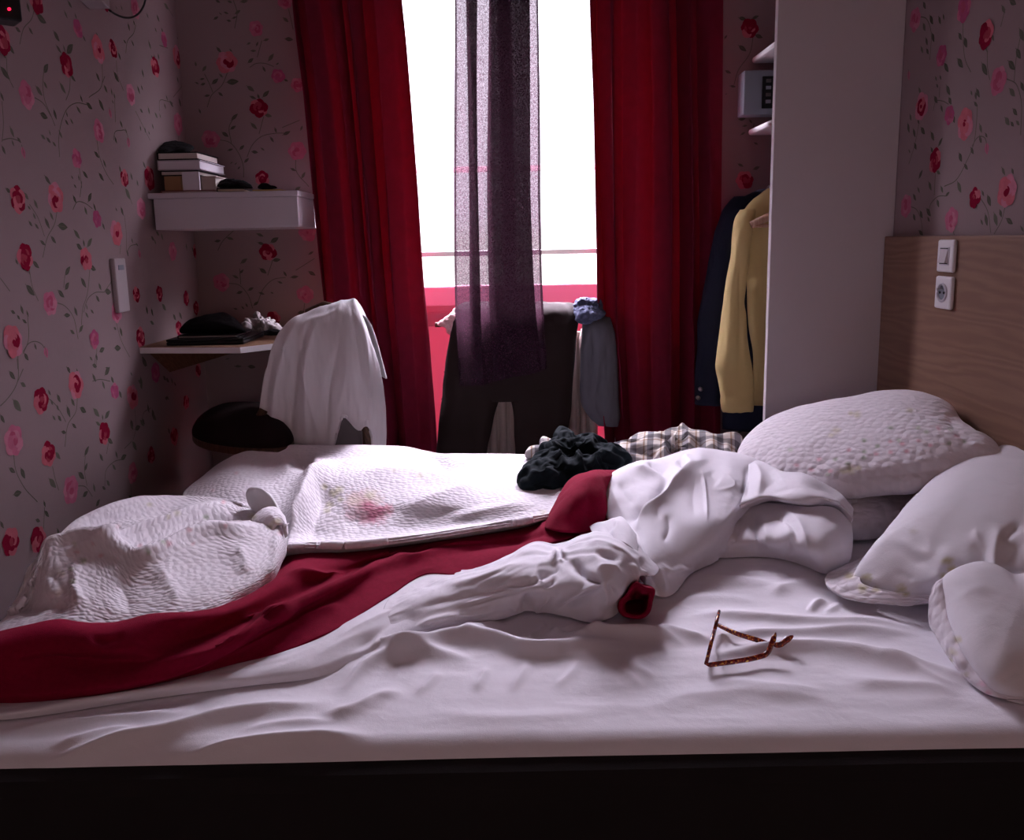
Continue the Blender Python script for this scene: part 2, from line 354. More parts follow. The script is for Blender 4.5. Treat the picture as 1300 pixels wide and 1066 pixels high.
M['brown'] = mat('brown cardboard', (.30, .18, .09), .8, var=.1)
M['cream'] = mat('cream paper', (.6, .5, .36), .8, var=.1)
M['pinkcloth'] = mat('pale pink cloth', (.75, .48, .48), .85, var=.1, bump=.0003, bs=600)
def led():
    m, n, l = nt('red standby lamp'); o = N(n, 'ShaderNodeOutputMaterial'); e = N(n, 'ShaderNodeEmission'); e.inputs[0].default_value = (1, .01, .05, 1); e.inputs[1].default_value = 3; l.new(e.outputs[0], o.inputs[0]); return m
M['led'] = led()
def glass():
    m, n, l = nt('window glass'); o = N(n, 'ShaderNodeOutputMaterial'); t = N(n, 'ShaderNodeBsdfTransparent'); g = N(n, 'ShaderNodeBsdfGlossy'); g.inputs['Roughness'].default_value = .02
    x = N(n, 'ShaderNodeMixShader'); x.inputs[0].default_value = .05; l.new(t.outputs[0], x.inputs[1]); l.new(g.outputs[0], x.inputs[2]); l.new(x.outputs[0], o.inputs[0]); return m
M['glass'] = glass()
def pinkpanel(name, c, k):
    m, n, l = nt(name); o = N(n, 'ShaderNodeOutputMaterial'); d = N(n, 'ShaderNodeBsdfDiffuse'); d.inputs[0].default_value = (*c, 1)
    t = N(n, 'ShaderNodeBsdfTranslucent'); t.inputs[0].default_value = (*c, 1); x = N(n, 'ShaderNodeMixShader'); x.inputs[0].default_value = k
    l.new(d.outputs[0], x.inputs[1]); l.new(t.outputs[0], x.inputs[2]); l.new(x.outputs[0], o.inputs[0]); return m
M['pinkpanel'] = pinkpanel('pink frosted panel', (.74, .27, .36), .16); M['pinkrail'] = pinkpanel('pink frosted rail', (.78, .40, .50), .16); M['railflare'] = pinkpanel('rail paled by flare', (.9, .7, .76), .6)  # last one: pale translucent pink imitates window flare over the rail
def sheer():
    m, n, l = nt('plum organza'); o = N(n, 'ShaderNodeOutputMaterial'); t = N(n, 'ShaderNodeBsdfTransparent'); d = N(n, 'ShaderNodeBsdfDiffuse'); d.inputs[0].default_value = (.055, .026, .042, 1)
    u = N(n, 'ShaderNodeBsdfTranslucent'); u.inputs[0].default_value = (.05, .022, .034, 1); y = N(n, 'ShaderNodeMixShader'); y.inputs[0].default_value = .4; l.new(d.outputs[0], y.inputs[1]); l.new(u.outputs[0], y.inputs[2])
    tc = N(n, 'ShaderNodeTexCoord'); z = N(n, 'ShaderNodeTexNoise'); z.inputs['Scale'].default_value = 210; z.inputs['Detail'].default_value = 3; l.new(tc.outputs['Object'], z.inputs['Vector'])
    r = N(n, 'ShaderNodeMapRange'); r.inputs['From Min'].default_value = .3; r.inputs['From Max'].default_value = .7; r.inputs['To Min'].default_value = .76; r.inputs['To Max'].default_value = .95; l.new(z.outputs['Fac'], r.inputs[0])
    x = N(n, 'ShaderNodeMixShader'); l.new(r.outputs[0], x.inputs[0]); l.new(t.outputs[0], x.inputs[1]); l.new(y.outputs[0], x.inputs[2]); l.new(x.outputs[0], o.inputs[0]); return m
M['sheer'] = sheer()
def tortoise():
    def ex(n, l, tc, c):
        z = N(n, 'ShaderNodeTexNoise'); z.inputs['Scale'].default_value = 190; z.inputs['Detail'].default_value = 3; l.new(tc.outputs['Object'], z.inputs['Vector'])
        r = N(n, 'ShaderNodeValToRGB'); e = r.color_ramp.elements; e[0].position = .44; e[0].color = (.10, .012, .012, 1); e[1].position = .70; e[1].color = (.75, .42, .05, 1); k = e.new(.58); k.color = (.30, .03, .015, 1)
        l.new(z.outputs['Fac'], r.inputs[0]); return r.outputs[0]
    return mat('tortoiseshell acetate', (.2, .03, .02), .18, spec=.6, extra=ex)
M['tortoise'] = tortoise()
def plaid():
    def ex(n, l, tc, c):
        sp = N(n, 'ShaderNodeSeparateXYZ'); l.new(tc.outputs['UV'], sp.inputs[0]); prev = c
        for ax, per, wd, colr, st in (('X', .05, .36, (.16, .17, .24), .75), ('Y', .05, .36, (.2, .19, .22), .7), ('X', .05, .10, (.5, .30, .16), .7), ('Y', .05, .10, (.5, .32, .18), .6)):
            d = N(n, 'ShaderNodeMath', operation='DIVIDE'); d.inputs[1].default_value = per; l.new(sp.outputs[ax], d.inputs[0])
            a = N(n, 'ShaderNodeMath', operation='ADD'); a.inputs[1].default_value = .5 if wd < .2 else 0; l.new(d.outputs[0], a.inputs[0])
            fr = N(n, 'ShaderNodeMath', operation='FRACT'); l.new(a.outputs[0], fr.inputs[0])
            lt = N(n, 'ShaderNodeMath', operation='LESS_THAN'); lt.inputs[1].default_value = wd; l.new(fr.outputs[0], lt.inputs[0])
            mu = N(n, 'ShaderNodeMath', operation='MULTIPLY'); mu.inputs[1].default_value = st; l.new(lt.outputs[0], mu.inputs[0])
            mx = N(n, 'ShaderNodeMix', data_type='RGBA', blend_type='MULTIPLY'); mx.inputs[7].default_value = (*colr, 1); l.new(mu.outputs[0], mx.inputs[0]); l.new(prev, mx.inputs[6]); prev = mx.outputs[2]
        return prev
    return mat('plaid flannel', (.74, .69, .64), .9, var=.05, bump=.0004, bs=600, coord='UV', extra=ex)
M['plaid'] = plaid()
M['lens'] = glass()
def shade():
    m, n, l = nt('added fill lamp emitter'); o = N(n, 'ShaderNodeOutputMaterial'); e = N(n, 'ShaderNodeEmission'); e.inputs[0].default_value = (1, .74, .70, 1); e.inputs[1].default_value = 8; l.new(e.outputs[0], o.inputs[0]); return m
M['shade'] = shade()  # emitter of the added fill lamp
# ------------------------------------------------------------------ the room shell with its printed wallpaper
PRINT = ['paper', 'leaf', 'leafl', 'stem', 'red', 'reddk', 'redlt', 'pink', 'pinkdk', 'pinklt', 'mag']
class Wall:
    """wall boxes plus the printed roses laid on the inner face; (s,t) are metres to the right and up on that face"""
    def __init__(s, name, map_st, inv, boxes):
        s.name, s.map, s.inv = name, map_st, inv; s.V, s.F, s.MI = [], [], []
        for b in boxes: s.box(*b)
        s.k = 0; s.occ = []
    def box(s, x0, y0, z0, x1, y1, z1):
        b = len(s.V); s.V += [(x, y, z) for x in (x0, x1) for y in (y0, y1) for z in (z0, z1)]
        for q in ((0, 1, 3, 2), (4, 6, 7, 5), (0, 4, 5, 1), (2, 3, 7, 6), (0, 2, 6, 4), (1, 5, 7, 3)): s.F.append([b+i for i in q]); s.MI.append(0)
    def poly(s, pts, m, layer):
        b = len(s.V); s.V += [s.map(x, y, .0003+.00018*layer) for x, y in pts]; s.F.append(list(range(b, b+len(pts)))); s.MI.append(PRINT.index(m))
    def leaf(s, a, b, m='leaf', wd=.42):
        a, b = np.array(a), np.array(b); d = b-a; L = np.linalg.norm(d)
        if L < .004: return
        p = np.array([-d[1], d[0]])/L; w = wd*L/2*random.uniform(.85, 1.15)
        prof = ((0, 0), (.15, .55), (.35, .95), (.5, 1), (.7, .75), (.88, .35), (1, 0), (.88, -.35), (.7, -.75), (.5, -1), (.35, -.95), (.15, -.55))
        s.poly([a+d*t+p*w*k for t, k in prof], m, 2)
        s.line([a-d*.1, a+d*.8], .0009, 3)
    def line(s, pts, w=.0013, layer=1):
        p = np.array(pts, float)
        if len(p) > 2: k = chord(p); p = herm(k, p, np.linspace(0, k[-1], len(p)*5))
        for i in range(len(p)-1):
            d = p[i+1]-p[i]; L = np.linalg.norm(d)
            if L < 1e-5: continue
            n = np.array([-d[1], d[0]])/L*w; s.poly([p[i]-n, p[i+1]-n, p[i+1]+n, p[i]+n], 'stem', layer)
    def rose(s, c, r, kind):
        c = np.array(c); base, dk, lt = dict(r=('red', 'reddk', 'redlt'), A=('redlt', 'red', 'pinklt'), p=('pink', 'pinkdk', 'pinklt'), m=('mag', 'pinkdk', 'pink'))[kind]
        rs = np.random.default_rng(int(abs(c[0]*1000)+abs(c[1]*777)) % 99991); lay = 4
        for ring, (n, R, q, cols) in enumerate(((6, .62, .46, (lt, base, base)), (5, .34, .36, (base, lt, base, dk)), (3, .13, .24, (dk, base)), (1, 0, .15, (dk,)))):
            ph = rs.uniform(0, 6)
            for i in range(n):
                a = ph + 6.283*i/n + rs.uniform(-.2, .2); o = c + r*R*np.array([math.cos(a), math.sin(a)*1.02]); w = q*r*rs.uniform(.85, 1.2)
                u = np.array([math.cos(a), math.sin(a)]); v = np.array([-u[1], u[0]]); pts = []
                for t in np.linspace(0, 6.283, 11, endpoint=False): pts.append(o + u*w*.82*math.cos(t)*(1+.12*math.cos(3*t)) + v*w*1.08*math.sin(t))
                s.poly(pts, cols[int(rs.integers(len(cols)))], lay); lay += 1
    def free(s, c):
        x, y = proj(np.array([s.map(c[0], c[1], 0)])); d = (np.array(s.map(c[0], c[1], 0))-CAM)@FW
        return d < .3 or x[0] < -12 or x[0] > 1312 or y[0] < -12
    def traced(s, zf, leaves, stems, roses, buds=(), ok=lambda q: True):
        g = lambda x, y: np.array(s.inv(*zf(x, y)))
        for a in leaves:
            if ok(((a[0]+a[2])/2, (a[1]+a[3])/2)): s.leaf(g(a[0], a[1]), g(a[2], a[3]), random.choice(('leaf', 'leaf', 'leafl')))
        for p in stems: s.line([g(*q) for q in p])
        for x, y, k, r in roses: s.rose(g(x, y), r, k)
        for x, y in buds:
            c = g(x, y); s.leaf(c+[-.003, .015], c+[.004, -.015], 'pink', .6)
    def build(s):
        o = mesh(s.name, s.V, s.F, [M[k] for k in PRINT], smooth=False, mi=s.MI); o['kind'] = 'structure'; return o
def wtab(k, ox, oy): return lambda x, y: (ox+x/k, oy+y/k)
z1, z2, z3, z4, z5 = wtab(4.44, 0, 0), wtab(4.44, 0, 230), wtab(4.44, 0, 450), wtab(4.2625, 160, 0), wtab(3.948, 160, 290)
z6 = lambda x, y: (1130+x*.2815, y*.2815)
z7 = wtab(4.1, 900, 20)
RA, RR, RP, RM, RS = .039, .033, .033, .025, .027
WL = Wall('wall_left', lambda s, t, e: (XL+e, D+s, t), lambda x, y: (lambda q: (q[1]-D, q[2]))(PX(x, y, XL)), [(XL-.12, -1.6, 0, XL, D+.15, 2.5)])
WB = Wall('wall_back', lambda s, t, e: (XL+s, D-e, t), lambda x, y: (lambda q: (q[0]-XL, q[2]))(PY(x, y, D)),
          [(XL, D, 0, -.62, D+.15, 2.5), (.62, D, 0, XR, D+.15, 2.5), (-.62, D, 2.3, .62, D+.15, 2.5)])
WR = Wall('wall_right', lambda s, t, e: (XR-e, D-s, t), lambda x, y: (lambda q: (D-q[1], q[2]))(PX(x, y, XR)), [(XR, -1.6, 0, XR+.12, D+.15, 2.5)])
WL.traced(z1, [(150,15,165,70),(205,85,260,130),(85,155,115,180),(160,155,185,195),(300,175,335,235),(315,255,345,300),(375,300,410,250),(355,255,368,295),(395,420,425,460),(335,465,370,530),(245,410,270,360),(245,460,265,500),(200,485,238,540),(225,640,268,665),(300,615,318,675),(450,535,465,578),(485,580,520,615),(430,600,455,640),(330,735,350,780),(295,800,315,825),(260,775,285,805),(230,760,255,785),(275,735,285,765),(365,675,385,705),(395,670,412,700),(372,630,380,660),(0,375,55,450),(45,250,80,305),(15,305,35,330),(0,520,20,570),(55,715,78,775),(95,775,118,805),(8,820,30,870),(65,790,78,825),(420,75,432,110),(465,200,482,235),(380,5,405,45),(360,60,380,105),(540,185,550,200),(540,410,562,460),(555,560,585,625),(585,480,605,525),(640,405,670,465),(665,295,680,340),(625,500,632,540),(640,525,648,560),(630,565,640,585),(675,680,690,720),(645,770,658,810),(705,725,715,755),(530,855,560,890),(580,900,597,945),(555,975,585,1020),(465,965,495,1005),(400,990,412,1010),(440,985,447,1020),(415,1040,430,1060),(735,975,745,1015),(770,1015,778,1050),(672,935,680,975),(720,130,730,175),(750,115,760,145),(695,225,710,245),(740,230,755,260),(680,30,690,60),(650,35,660,55),(250,990,285,1040)], [[(195,40),(180,100),(130,165),(110,250)],[(35,330),(45,430),(75,495)],[(10,570),(18,700),(10,800)],[(10,790),(60,780),(110,795)],[(120,815),(130,850)],[(395,430),(390,510),(370,565)],[(245,410),(240,470),(250,560),(290,660),(310,710)],[(195,550),(240,580),(290,660)],[(335,885),(330,790),(345,690),(380,610),(430,580),(490,590)],[(575,360),(575,470),(500,550)],[(590,430),(575,470)],[(655,340),(660,410),(695,510)],[(645,560),(650,690)],[(640,790),(645,750),(680,735),(710,740),(725,790)],[(545,790),(560,880),(600,980),(640,1040)],[(445,940),(460,1060)],[(765,140),(755,180),(715,240),(708,300)]], [(10,225,'r',RR),(145,535,'p',RP),(370,365,'r',RR),(437,160,'m',RM),(550,280,'A',RA),(635,275,'r',RS),(735,535,'p',RP),(555,740,'p',RP),(430,895,'m',RS),(700,1005,'r',RS),(760,50,'p',RP),(200,2,'r',RR),(590,8,'r',RS)], [(130, 860), (620, 640), (725, 800)])
WL.traced(z2, [(30,40,60,65),(135,65,160,105),(190,105,212,155),(155,140,172,160),(185,180,200,215),(160,225,182,255),(195,240,218,270),(280,175,300,220),(250,205,280,270),(325,250,380,260),(285,310,315,350),(225,335,255,360),(415,275,450,325),(430,355,462,385),(490,370,518,320),(468,330,475,370),(505,480,540,500),(455,545,485,600),(365,530,395,480),(365,610,388,570),(325,615,362,655),(360,755,395,755),(418,710,435,760),(480,740,498,770),(485,695,492,725),(510,725,528,745),(445,850,468,810),(395,840,420,860),(555,575,570,615),(590,620,625,625),(540,645,560,680),(145,585,195,645),(182,450,220,490),(85,440,100,470),(162,510,170,530),(115,700,130,750),(60,730,85,745),(95,755,112,780),(148,730,160,765),(125,780,150,800),(135,970,160,1010),(192,915,205,950),(410,80,430,125),(495,115,515,65),(475,145,490,190),(525,125,540,170),(575,235,590,275),(650,150,660,170),(680,145,695,195),(705,40,735,105),(640,825,655,835),(675,825,688,875),(645,940,680,940),(560,960,588,940),(505,990,520,1010),(520,1035,545,1045),(540,975,548,1010),(740,320,748,350),(765,350,778,365),(715,390,722,425),(375,1050,395,1066),(595,1050,615,1066),(800,985,820,1045)], [[(320,170),(310,230),(265,320),(240,430)],[(165,130),(210,200),(250,310)],[(410,160),(430,120),(480,125),(520,155)],[(460,0),(450,90)],[(505,500),(490,640),(465,720),(458,810)],[(365,530),(358,600)],[(320,685),(360,700),(410,760),(440,890)],[(470,740),(490,670),(530,630),(590,625)],[(590,620),(635,555)],[(165,500),(180,590),(215,675)],[(0,545),(55,620)],[(155,760),(158,900),(130,970)],[(130,960),(160,915),(200,903),(240,925),(255,950)],[(95,1000),(100,1060)],[(680,360),(675,410)],[(700,190),(712,300),(715,400),(730,370),(770,355)],[(655,800),(680,890),(730,990)],[(545,940),(540,1060)],[(730,90),(745,130)]], [(95,100,'r',RR),(310,95,'A',RA),(140,430,'r',RR),(280,690,'p',RP),(70,905,'A',RA*1.05),(482,440,'r',RR),(545,215,'m',RM),(655,290,'A',RA),(795,155,'p',RP),(655,740,'p',RP),(530,890,'m',RS),(790,880,'r',RR)], [(258, 965), (785, 410)])
WL.traced(z3, [(50,95,85,140),(115,160,145,180),(72,255,118,320),(0,340,25,385),(375,70,395,105),(430,80,438,105),(400,250,420,290),(375,290,395,355),(450,300,485,325),(405,390,430,415),(345,435,372,440),(320,225,340,270),(270,200,285,230),(285,255,298,285),(318,285,330,315),(325,345,345,375),(295,345,312,370),(525,305,560,350),(540,380,565,400),(590,360,618,315),(575,340,580,370),(605,475,635,500),(475,570,500,515),(475,655,492,610),(440,665,475,700),(465,800,495,770),(525,730,535,775),(540,855,562,815),(560,560,580,600),(650,545,662,585),(680,590,712,565),(632,620,652,650),(575,745,595,760),(600,710,618,740),(745,490,770,540),(310,550,340,590),(275,700,315,750),(50,640,85,665),(115,640,140,700),(75,790,120,775),(200,930,225,940),(245,825,255,860),(250,880,275,915),(590,115,618,70),(520,110,540,155),(575,150,590,195),(625,125,640,160),(670,205,685,245),(790,125,800,190),(735,100,745,120),(735,370,750,405),(760,420,790,405),(800,360,815,395),(830,280,840,330),(860,340,880,370),(725,795,745,820),(765,800,775,820),(0,940,20,980),(320,980,335,1020),(800,20,820,70)], [[(100,0),(98,150),(40,250),(0,290)],[(130,80),(95,160)],[(435,240),(430,310),(380,400),(365,520)],[(260,240),(300,270),(350,340),(370,380)],[(520,150),(560,140),(620,150)],[(610,500),(600,560)],[(590,740),(595,660),(640,605),(690,590)],[(700,530),(740,490)],[(430,740),(480,745),(520,800)],[(480,570),(475,650),(490,740)],[(75,545),(85,640),(130,740),(210,830)],[(295,630),(310,700),(330,765)],[(250,860),(245,980)],[(735,730),(740,800)],[(760,310),(765,420),(750,480)],[(800,390),(805,340),(850,300)],[(540,0),(530,60)]], [(425,170,'A',RA),(230,260,'r',RR),(75,485,'p',RA),(270,560,'r',RR),(395,760,'p',RA),(585,445,'r',RR),(645,205,'m',RM),(745,235,'A',RA),(745,670,'p',RP),(850,565,'r',RS),(875,100,'m',RP),(215,1040,'r',RR),(60,1055,'r',RR)])
L4 = [(490,255,515,285),(560,265,575,280),(505,400,525,420),(465,455,500,425),(545,445,610,440),(500,500,525,520),(425,520,455,515),(415,385,435,355),(400,430,425,425),(405,460,430,450),(375,445,395,455),(655,465,695,495),(740,525,775,490),(670,520,705,535),(712,510,722,535),(750,620,790,630),(675,665,710,700),(805,690,815,720),(850,730,890,710),(780,740,800,770),(680,820,715,825),(730,800,750,815),(520,715,555,740),(565,700,595,680),(570,650,605,615),(550,815,580,805),(615,810,640,785),(640,880,665,855),(590,890,600,880),(605,915,618,900),(565,885,578,875),(890,910,920,925),(950,965,970,930),(915,1030,945,1010),(855,430,878,440),(812,350,828,340),(770,330,800,290),(660,340,690,315),(740,360,755,390),(745,220,775,210),(705,250,715,225),(655,240,675,230),(675,275,705,275),(850,95,880,120),(860,210,905,215),(945,705,955,680),(485,0,510,15),(550,5,575,15),(620,10,660,5),(590,75,620,55),(575,100,600,90),(545,110,570,115),(530,65,555,75),(475,105,500,90),(505,70,520,80),(205,20,230,50),(120,220,135,270),(320,150,335,200),(135,300,145,320),(150,295,160,325),(172,290,178,325),(85,375,95,420),(60,465,75,510),(80,460,90,490),(75,590,90,610),(118,580,128,620),(140,670,148,700),(155,610,170,640),(180,615,188,640),(235,545,255,580),(285,530,297,580),(205,560,215,590),(215,515,225,545),(275,415,283,450),(298,460,315,495),(320,440,325,470),(345,380,350,430),(375,335,380,360),(395,590,405,615),(75,680,80,710),(100,690,105,720),(120,710,128,730),(90,875,105,910),(25,945,35,975),(340,120,345,145),(110,70,120,100),(165,80,180,120),(155,150,165,175),(190,150,200,180),(30,220,40,250),(275,200,280,215),(305,240,310,260),(315,235,320,290)]
WL.traced(z4, [a for a in L4 if a[0] < 368], [[(180,600),(180,550),(215,545),(255,560)],[(255,525),(300,470),(345,410)],[(285,720),(282,770)],[(225,40),(255,90)],[(345,480),(350,380)],[(180,245),(225,260)],[(50,600),(130,760)]], [(205,215,'m',RM),(275,310,'A',RA),(355,635,'r',RR),(280,670,'p',RA),(125,965,'r',RA),(320,70,'r',RS),(155,360,'r',RR)], [(365, 185), (10, 775)])
L4B = [a for a in L4 if a[0] >= 368]; S4 = [[(550,390),(520,460),(460,520),(440,580)],[(425,400),(450,450),(470,500)],[(745,630),(720,725)],[(655,850),(680,790),(730,740),(800,722),(870,720)],[(495,755),(560,770),(610,830),(635,900),(637,960)],[(570,775),(560,680),(590,630)],[(920,850),(920,920),(990,1010)],[(845,690),(940,650)],[(670,365),(700,345),(750,343),(800,360)],[(710,310),(735,220)],[(580,0),(600,60),(588,155)],[(880,50),(905,160)]]; R4 = [(545,335,'A',RA),(720,585,'r',RR),(460,755,'p',RP),(925,815,'p',RP),(705,155,'p',RS),(823,410,'m',RM),(740,965,'r',RS),(930,460,'p',RM),(860,8,'p',RS)]
WB.traced(z4, L4B, S4, R4)
WL.traced(z5, [a for a in [(655,25,690,40),(725,70,765,45),(660,70,695,80),(735,160,775,155),(670,200,705,225),(790,215,805,240),(825,245,865,240),(760,265,785,275),(535,235,565,250),(570,225,590,205),(575,175,608,150),(555,325,585,315),(612,310,640,295),(640,385,665,365),(665,320,695,330),(725,320,740,325),(580,390,592,405),(540,400,560,405),(600,375,610,395),(915,130,940,115),(915,215,950,235),(860,425,895,415),(445,65,475,60),(505,45,540,55),(545,690,580,690),(610,690,650,695),(500,655,520,650),(125,40,140,60),(150,15,165,35),(175,25,185,60),(140,55,150,80),(300,75,305,110),(330,95,340,120),(100,390,108,430),(125,400,135,440),(180,380,200,410),(235,430,250,460),(265,420,280,455),(120,465,140,480),(80,650,105,690),(60,760,80,780),(70,785,80,805),(200,750,215,770),(225,750,235,780),(205,840,215,860),(240,770,250,790),(195,850,210,850),(130,905,140,960),(20,970,35,1010),(70,960,90,990),(210,1000,220,1030),(185,740,200,760)] if a[0] < 385], [], [(232,115,'p',RP),(352,115,'r',RR),(50,330,'r',RM),(165,325,'r',RS),(300,350,'r',RS),(350,400,'r',RS),(262,500,'r',RS),(145,720,'m',RP),(240,1040,'r',RR),(360,710,'r',RS),(300,870,'r',RS)])
WB.traced(z5, [a for a in [(655,25,690,40),(725,70,765,45),(660,70,695,80),(735,160,775,155),(670,200,705,225),(790,215,805,240),(825,245,865,240),(760,265,785,275),(535,235,565,250),(570,225,590,205),(575,175,608,150),(555,325,585,315),(612,310,640,295),(640,385,665,365),(665,320,695,330),(725,320,740,325),(580,390,592,405),(540,400,560,405),(600,375,610,395),(915,130,940,115),(915,215,950,235),(860,425,895,415),(445,65,475,60),(505,45,540,55),(545,690,580,690),(610,690,650,695),(500,655,520,650),(125,40,140,60),(150,15,165,35),(175,25,185,60),(140,55,150,80),(300,75,305,110),(330,95,340,120),(100,390,108,430),(125,400,135,440),(180,380,200,410),(235,430,250,460),(265,420,280,455),(120,465,140,480),(80,650,105,690),(60,760,80,780),(70,785,80,805),(200,750,215,770),(225,750,235,780),(205,840,215,860),(240,770,250,790),(195,850,210,850),(130,905,140,960),(20,970,35,1010),(70,960,90,990),(210,1000,220,1030),(185,740,200,760)] if a[0] >= 385], [[(735,160),(710,235)],[(660,370),(690,300),(740,255),(800,245)],[(515,275),(560,280),(610,330),(635,400)],[(575,280),(570,200)],[(850,210),(945,150)],[(895,375),(890,420)],[(540,10),(480,70),(460,110)]], [(712,118,'r',RR),(480,270,'p',RP),(900,330,'p',RP),(740,450,'r',RS),(910,20,'p',RP)])
WB.traced(z7, [(155,10,195,20),(225,15,260,0),(240,100,280,115),(155,155,195,185),(80,120,95,100),(85,285,115,300),(110,365,140,370),(165,300,180,315),(155,540,190,535),(210,540,225,560),(175,575,200,570),(165,620,190,605),(150,770,180,785),(230,800,265,785),(235,660,255,670),(85,410,95,405),(170,470,180,480)], [[(230,110),(215,190),(150,290),(130,360)],[(235,560),(225,600)]], [(212, 65, 'r', RR), (185, 855, 'r', RR)])
WR.traced(z6, [(150,10,162,40),(180,70,195,110),(150,105,160,140),(220,75,230,110),(240,65,245,90),(190,150,200,190),(162,170,170,205),(140,210,150,240),(165,220,175,245),(310,150,325,180),(335,170,348,215),(305,265,330,305),(460,155,470,185),(415,285,440,340),(505,25,520,60),(540,0,570,20),(585,130,604,185),(570,220,590,265),(535,275,565,315),(540,400,565,435),(590,370,604,410),(555,490,575,520),(520,530,540,565),(545,550,560,570),(570,545,585,565),(245,285,265,325),(225,340,232,360),(205,345,212,365),(210,380,218,395),(255,385,272,430),(200,435,215,465),(265,440,278,470),(230,475,238,505),(285,520,292,555),(365,410,372,430),(390,400,405,440),(380,460,395,480),(385,415,390,450),(130,395,140,425),(90,515,97,545),(80,555,88,600),(105,580,115,620),(125,540,133,560),(140,575,158,605),(110,645,120,675),(85,675,92,690),(185,595,200,635),(218,660,238,620),(185,665,195,690),(210,770,228,785),(130,805,148,765),(125,845,135,870),(175,820,188,860),(105,875,118,905),(135,950,148,985),(165,940,185,975),(170,980,180,1000),(105,965,115,995),(230,840,240,870),(250,885,270,865),(212,900,222,935),(305,820,322,870),(335,740,352,765),(312,690,325,730),(365,665,378,695),(405,560,415,600),(405,610,410,645),(430,600,440,620),(408,620,414,645),(505,755,520,790),(550,760,558,785),(440,880,455,930),(415,860,425,885),(430,965,440,1020),(410,990,420,1015),(470,960,485,1020),(495,945,505,980),(525,985,555,1010),(590,1020,604,1045),(435,220,440,235),(130,1040,150,1060)], [[(130,75),(165,85),(185,140),(180,270)],[(330,90),(330,180),(340,270),(365,325)],[(440,230),(440,300),(450,360)],[(525,355),(570,380),(590,440),(590,610)],[(520,40),(500,120)],[(590,160),(570,260),(560,370)],[(195,500),(205,460),(235,455),(265,470)],[(225,390),(222,440)],[(395,470),(390,560),(380,640),(340,740),(300,810),(245,840)],[(370,660),(395,620),(430,625),(437,650)],[(175,970),(180,930),(210,890),(255,882)],[(205,780),(200,880)],[(90,930),(120,945),(140,990),(148,1060)],[(520,930),(505,990),(470,1055)],[(410,895),(440,950),(455,1050)],[(130,560),(115,640),(85,740)],[(285,1040),(290,1060)]], [(115,90,'p',RP),(335,40,'m',RP),(435,155,'r',RR),(490,365,'p',RP),(235,250,'m',RS),(145,480,'A',RA),(270,520,'m',RM),(340,560,'A',RA),(205,725,'r',RR),(530,860,'A',RA),(385,890,'r',RS),(75,930,'p',RP),(280,990,'p',RP)], [(85, 340), (437, 670)])
# the same print carried on over the parts of the walls the photograph does not show
def repeat(W, s0, s1, t1, hid=lambda s, t: False):
    g = lambda x, y: np.array(WB.inv(*z4(x, y)))
    o = g(720, 585)
    for i in range(-8, 12):
        for j in range(-4, 4):
            d = np.array([s0 + i*.53, .05+j*.53]) - o*0
            def put(c): return s0 < c[0] < s1 and .02 < c[1] < t1 and (W.free(c) or hid(*c))
            for a in L4B:
                p, q = g(a[0], a[1])-o+d, g(a[2], a[3])-o+d
                if put((p+q)/2): W.leaf(p, q)
            for st in S4:
                p = [g(*q)-o+d for q in st]
                if all(put(q) for q in p): W.line(p)
            for x, y, k, r in R4:
                c = g(x, y)-o+d
                if put(c): W.rose(c, r, k)
repeat(WL, -4.7, -.02, 2.45); repeat(WR, .7, 4.7, 2.45); repeat(WB, .1, 2.36, 2.45, lambda s, t: (.62 < s < 2.0 and (s < .58 or s > 1.82)) or (s > 2.1 and t < 1.2))
WL.build(); WB.build(); WR.build()
def struct(name, mb, m): o = mb.build(name, m); o['kind'] = 'structure'; return o
struct('floor', MB().box(XL-.12, -1.7, -.1, XR+.12, D+.15, 0, 0), M['floor'])
struct('ceiling', MB().box(XL-.12, -1.7, 2.5, XR+.12, D+.15, 2.6, 0), M['ceil'])
struct('wall_front', MB().box(XL-.12, -1.7, 0, XR+.12, -1.6, 2.5, 0), M['ceil'])
# ------------------------------------------------------------------ window
win = empty('window_1', (0, D, 0), kind='structure')
b = MB(); y0, y1 = D+.02, D+.08
for x in (-.62, .57): b.box(x, y0, 0, x+.05, y1, 2.3)
b.box(-.62, y0, 2.25, .62, y1, 2.3); b.box(-.025, y0, 1.03, .025, y1, 2.25); b.build('window_frame', M['white'], win)
MB().box(-.57, y0-.012, .955, .57, y1, 1.03, .006).build('sill_rail', M['pinkrail'], win)
b = MB().box(-.57, D+.03, .02, .57, D+.05, .956); b.box(-.57, D+.022, .875, .57, D+.05, .93, .004); b.build('lower_panel', M['pinkpanel'], win)
MB().box(-.57, D+.05, 1.03, .57, D+.054, 2.25, 0).build('pane', M['glass'], win)
for z, th, m in ((PY(650, 214, D+.12)[2], .022, 'railflare'), (PY(650, 320.5, D+.12)[2], .020, 'steel')):
    MB().box(-.62, D+.11, z-th/2, .62, D+.125, z+th/2, .002).build('guard_rail', M[m], win)
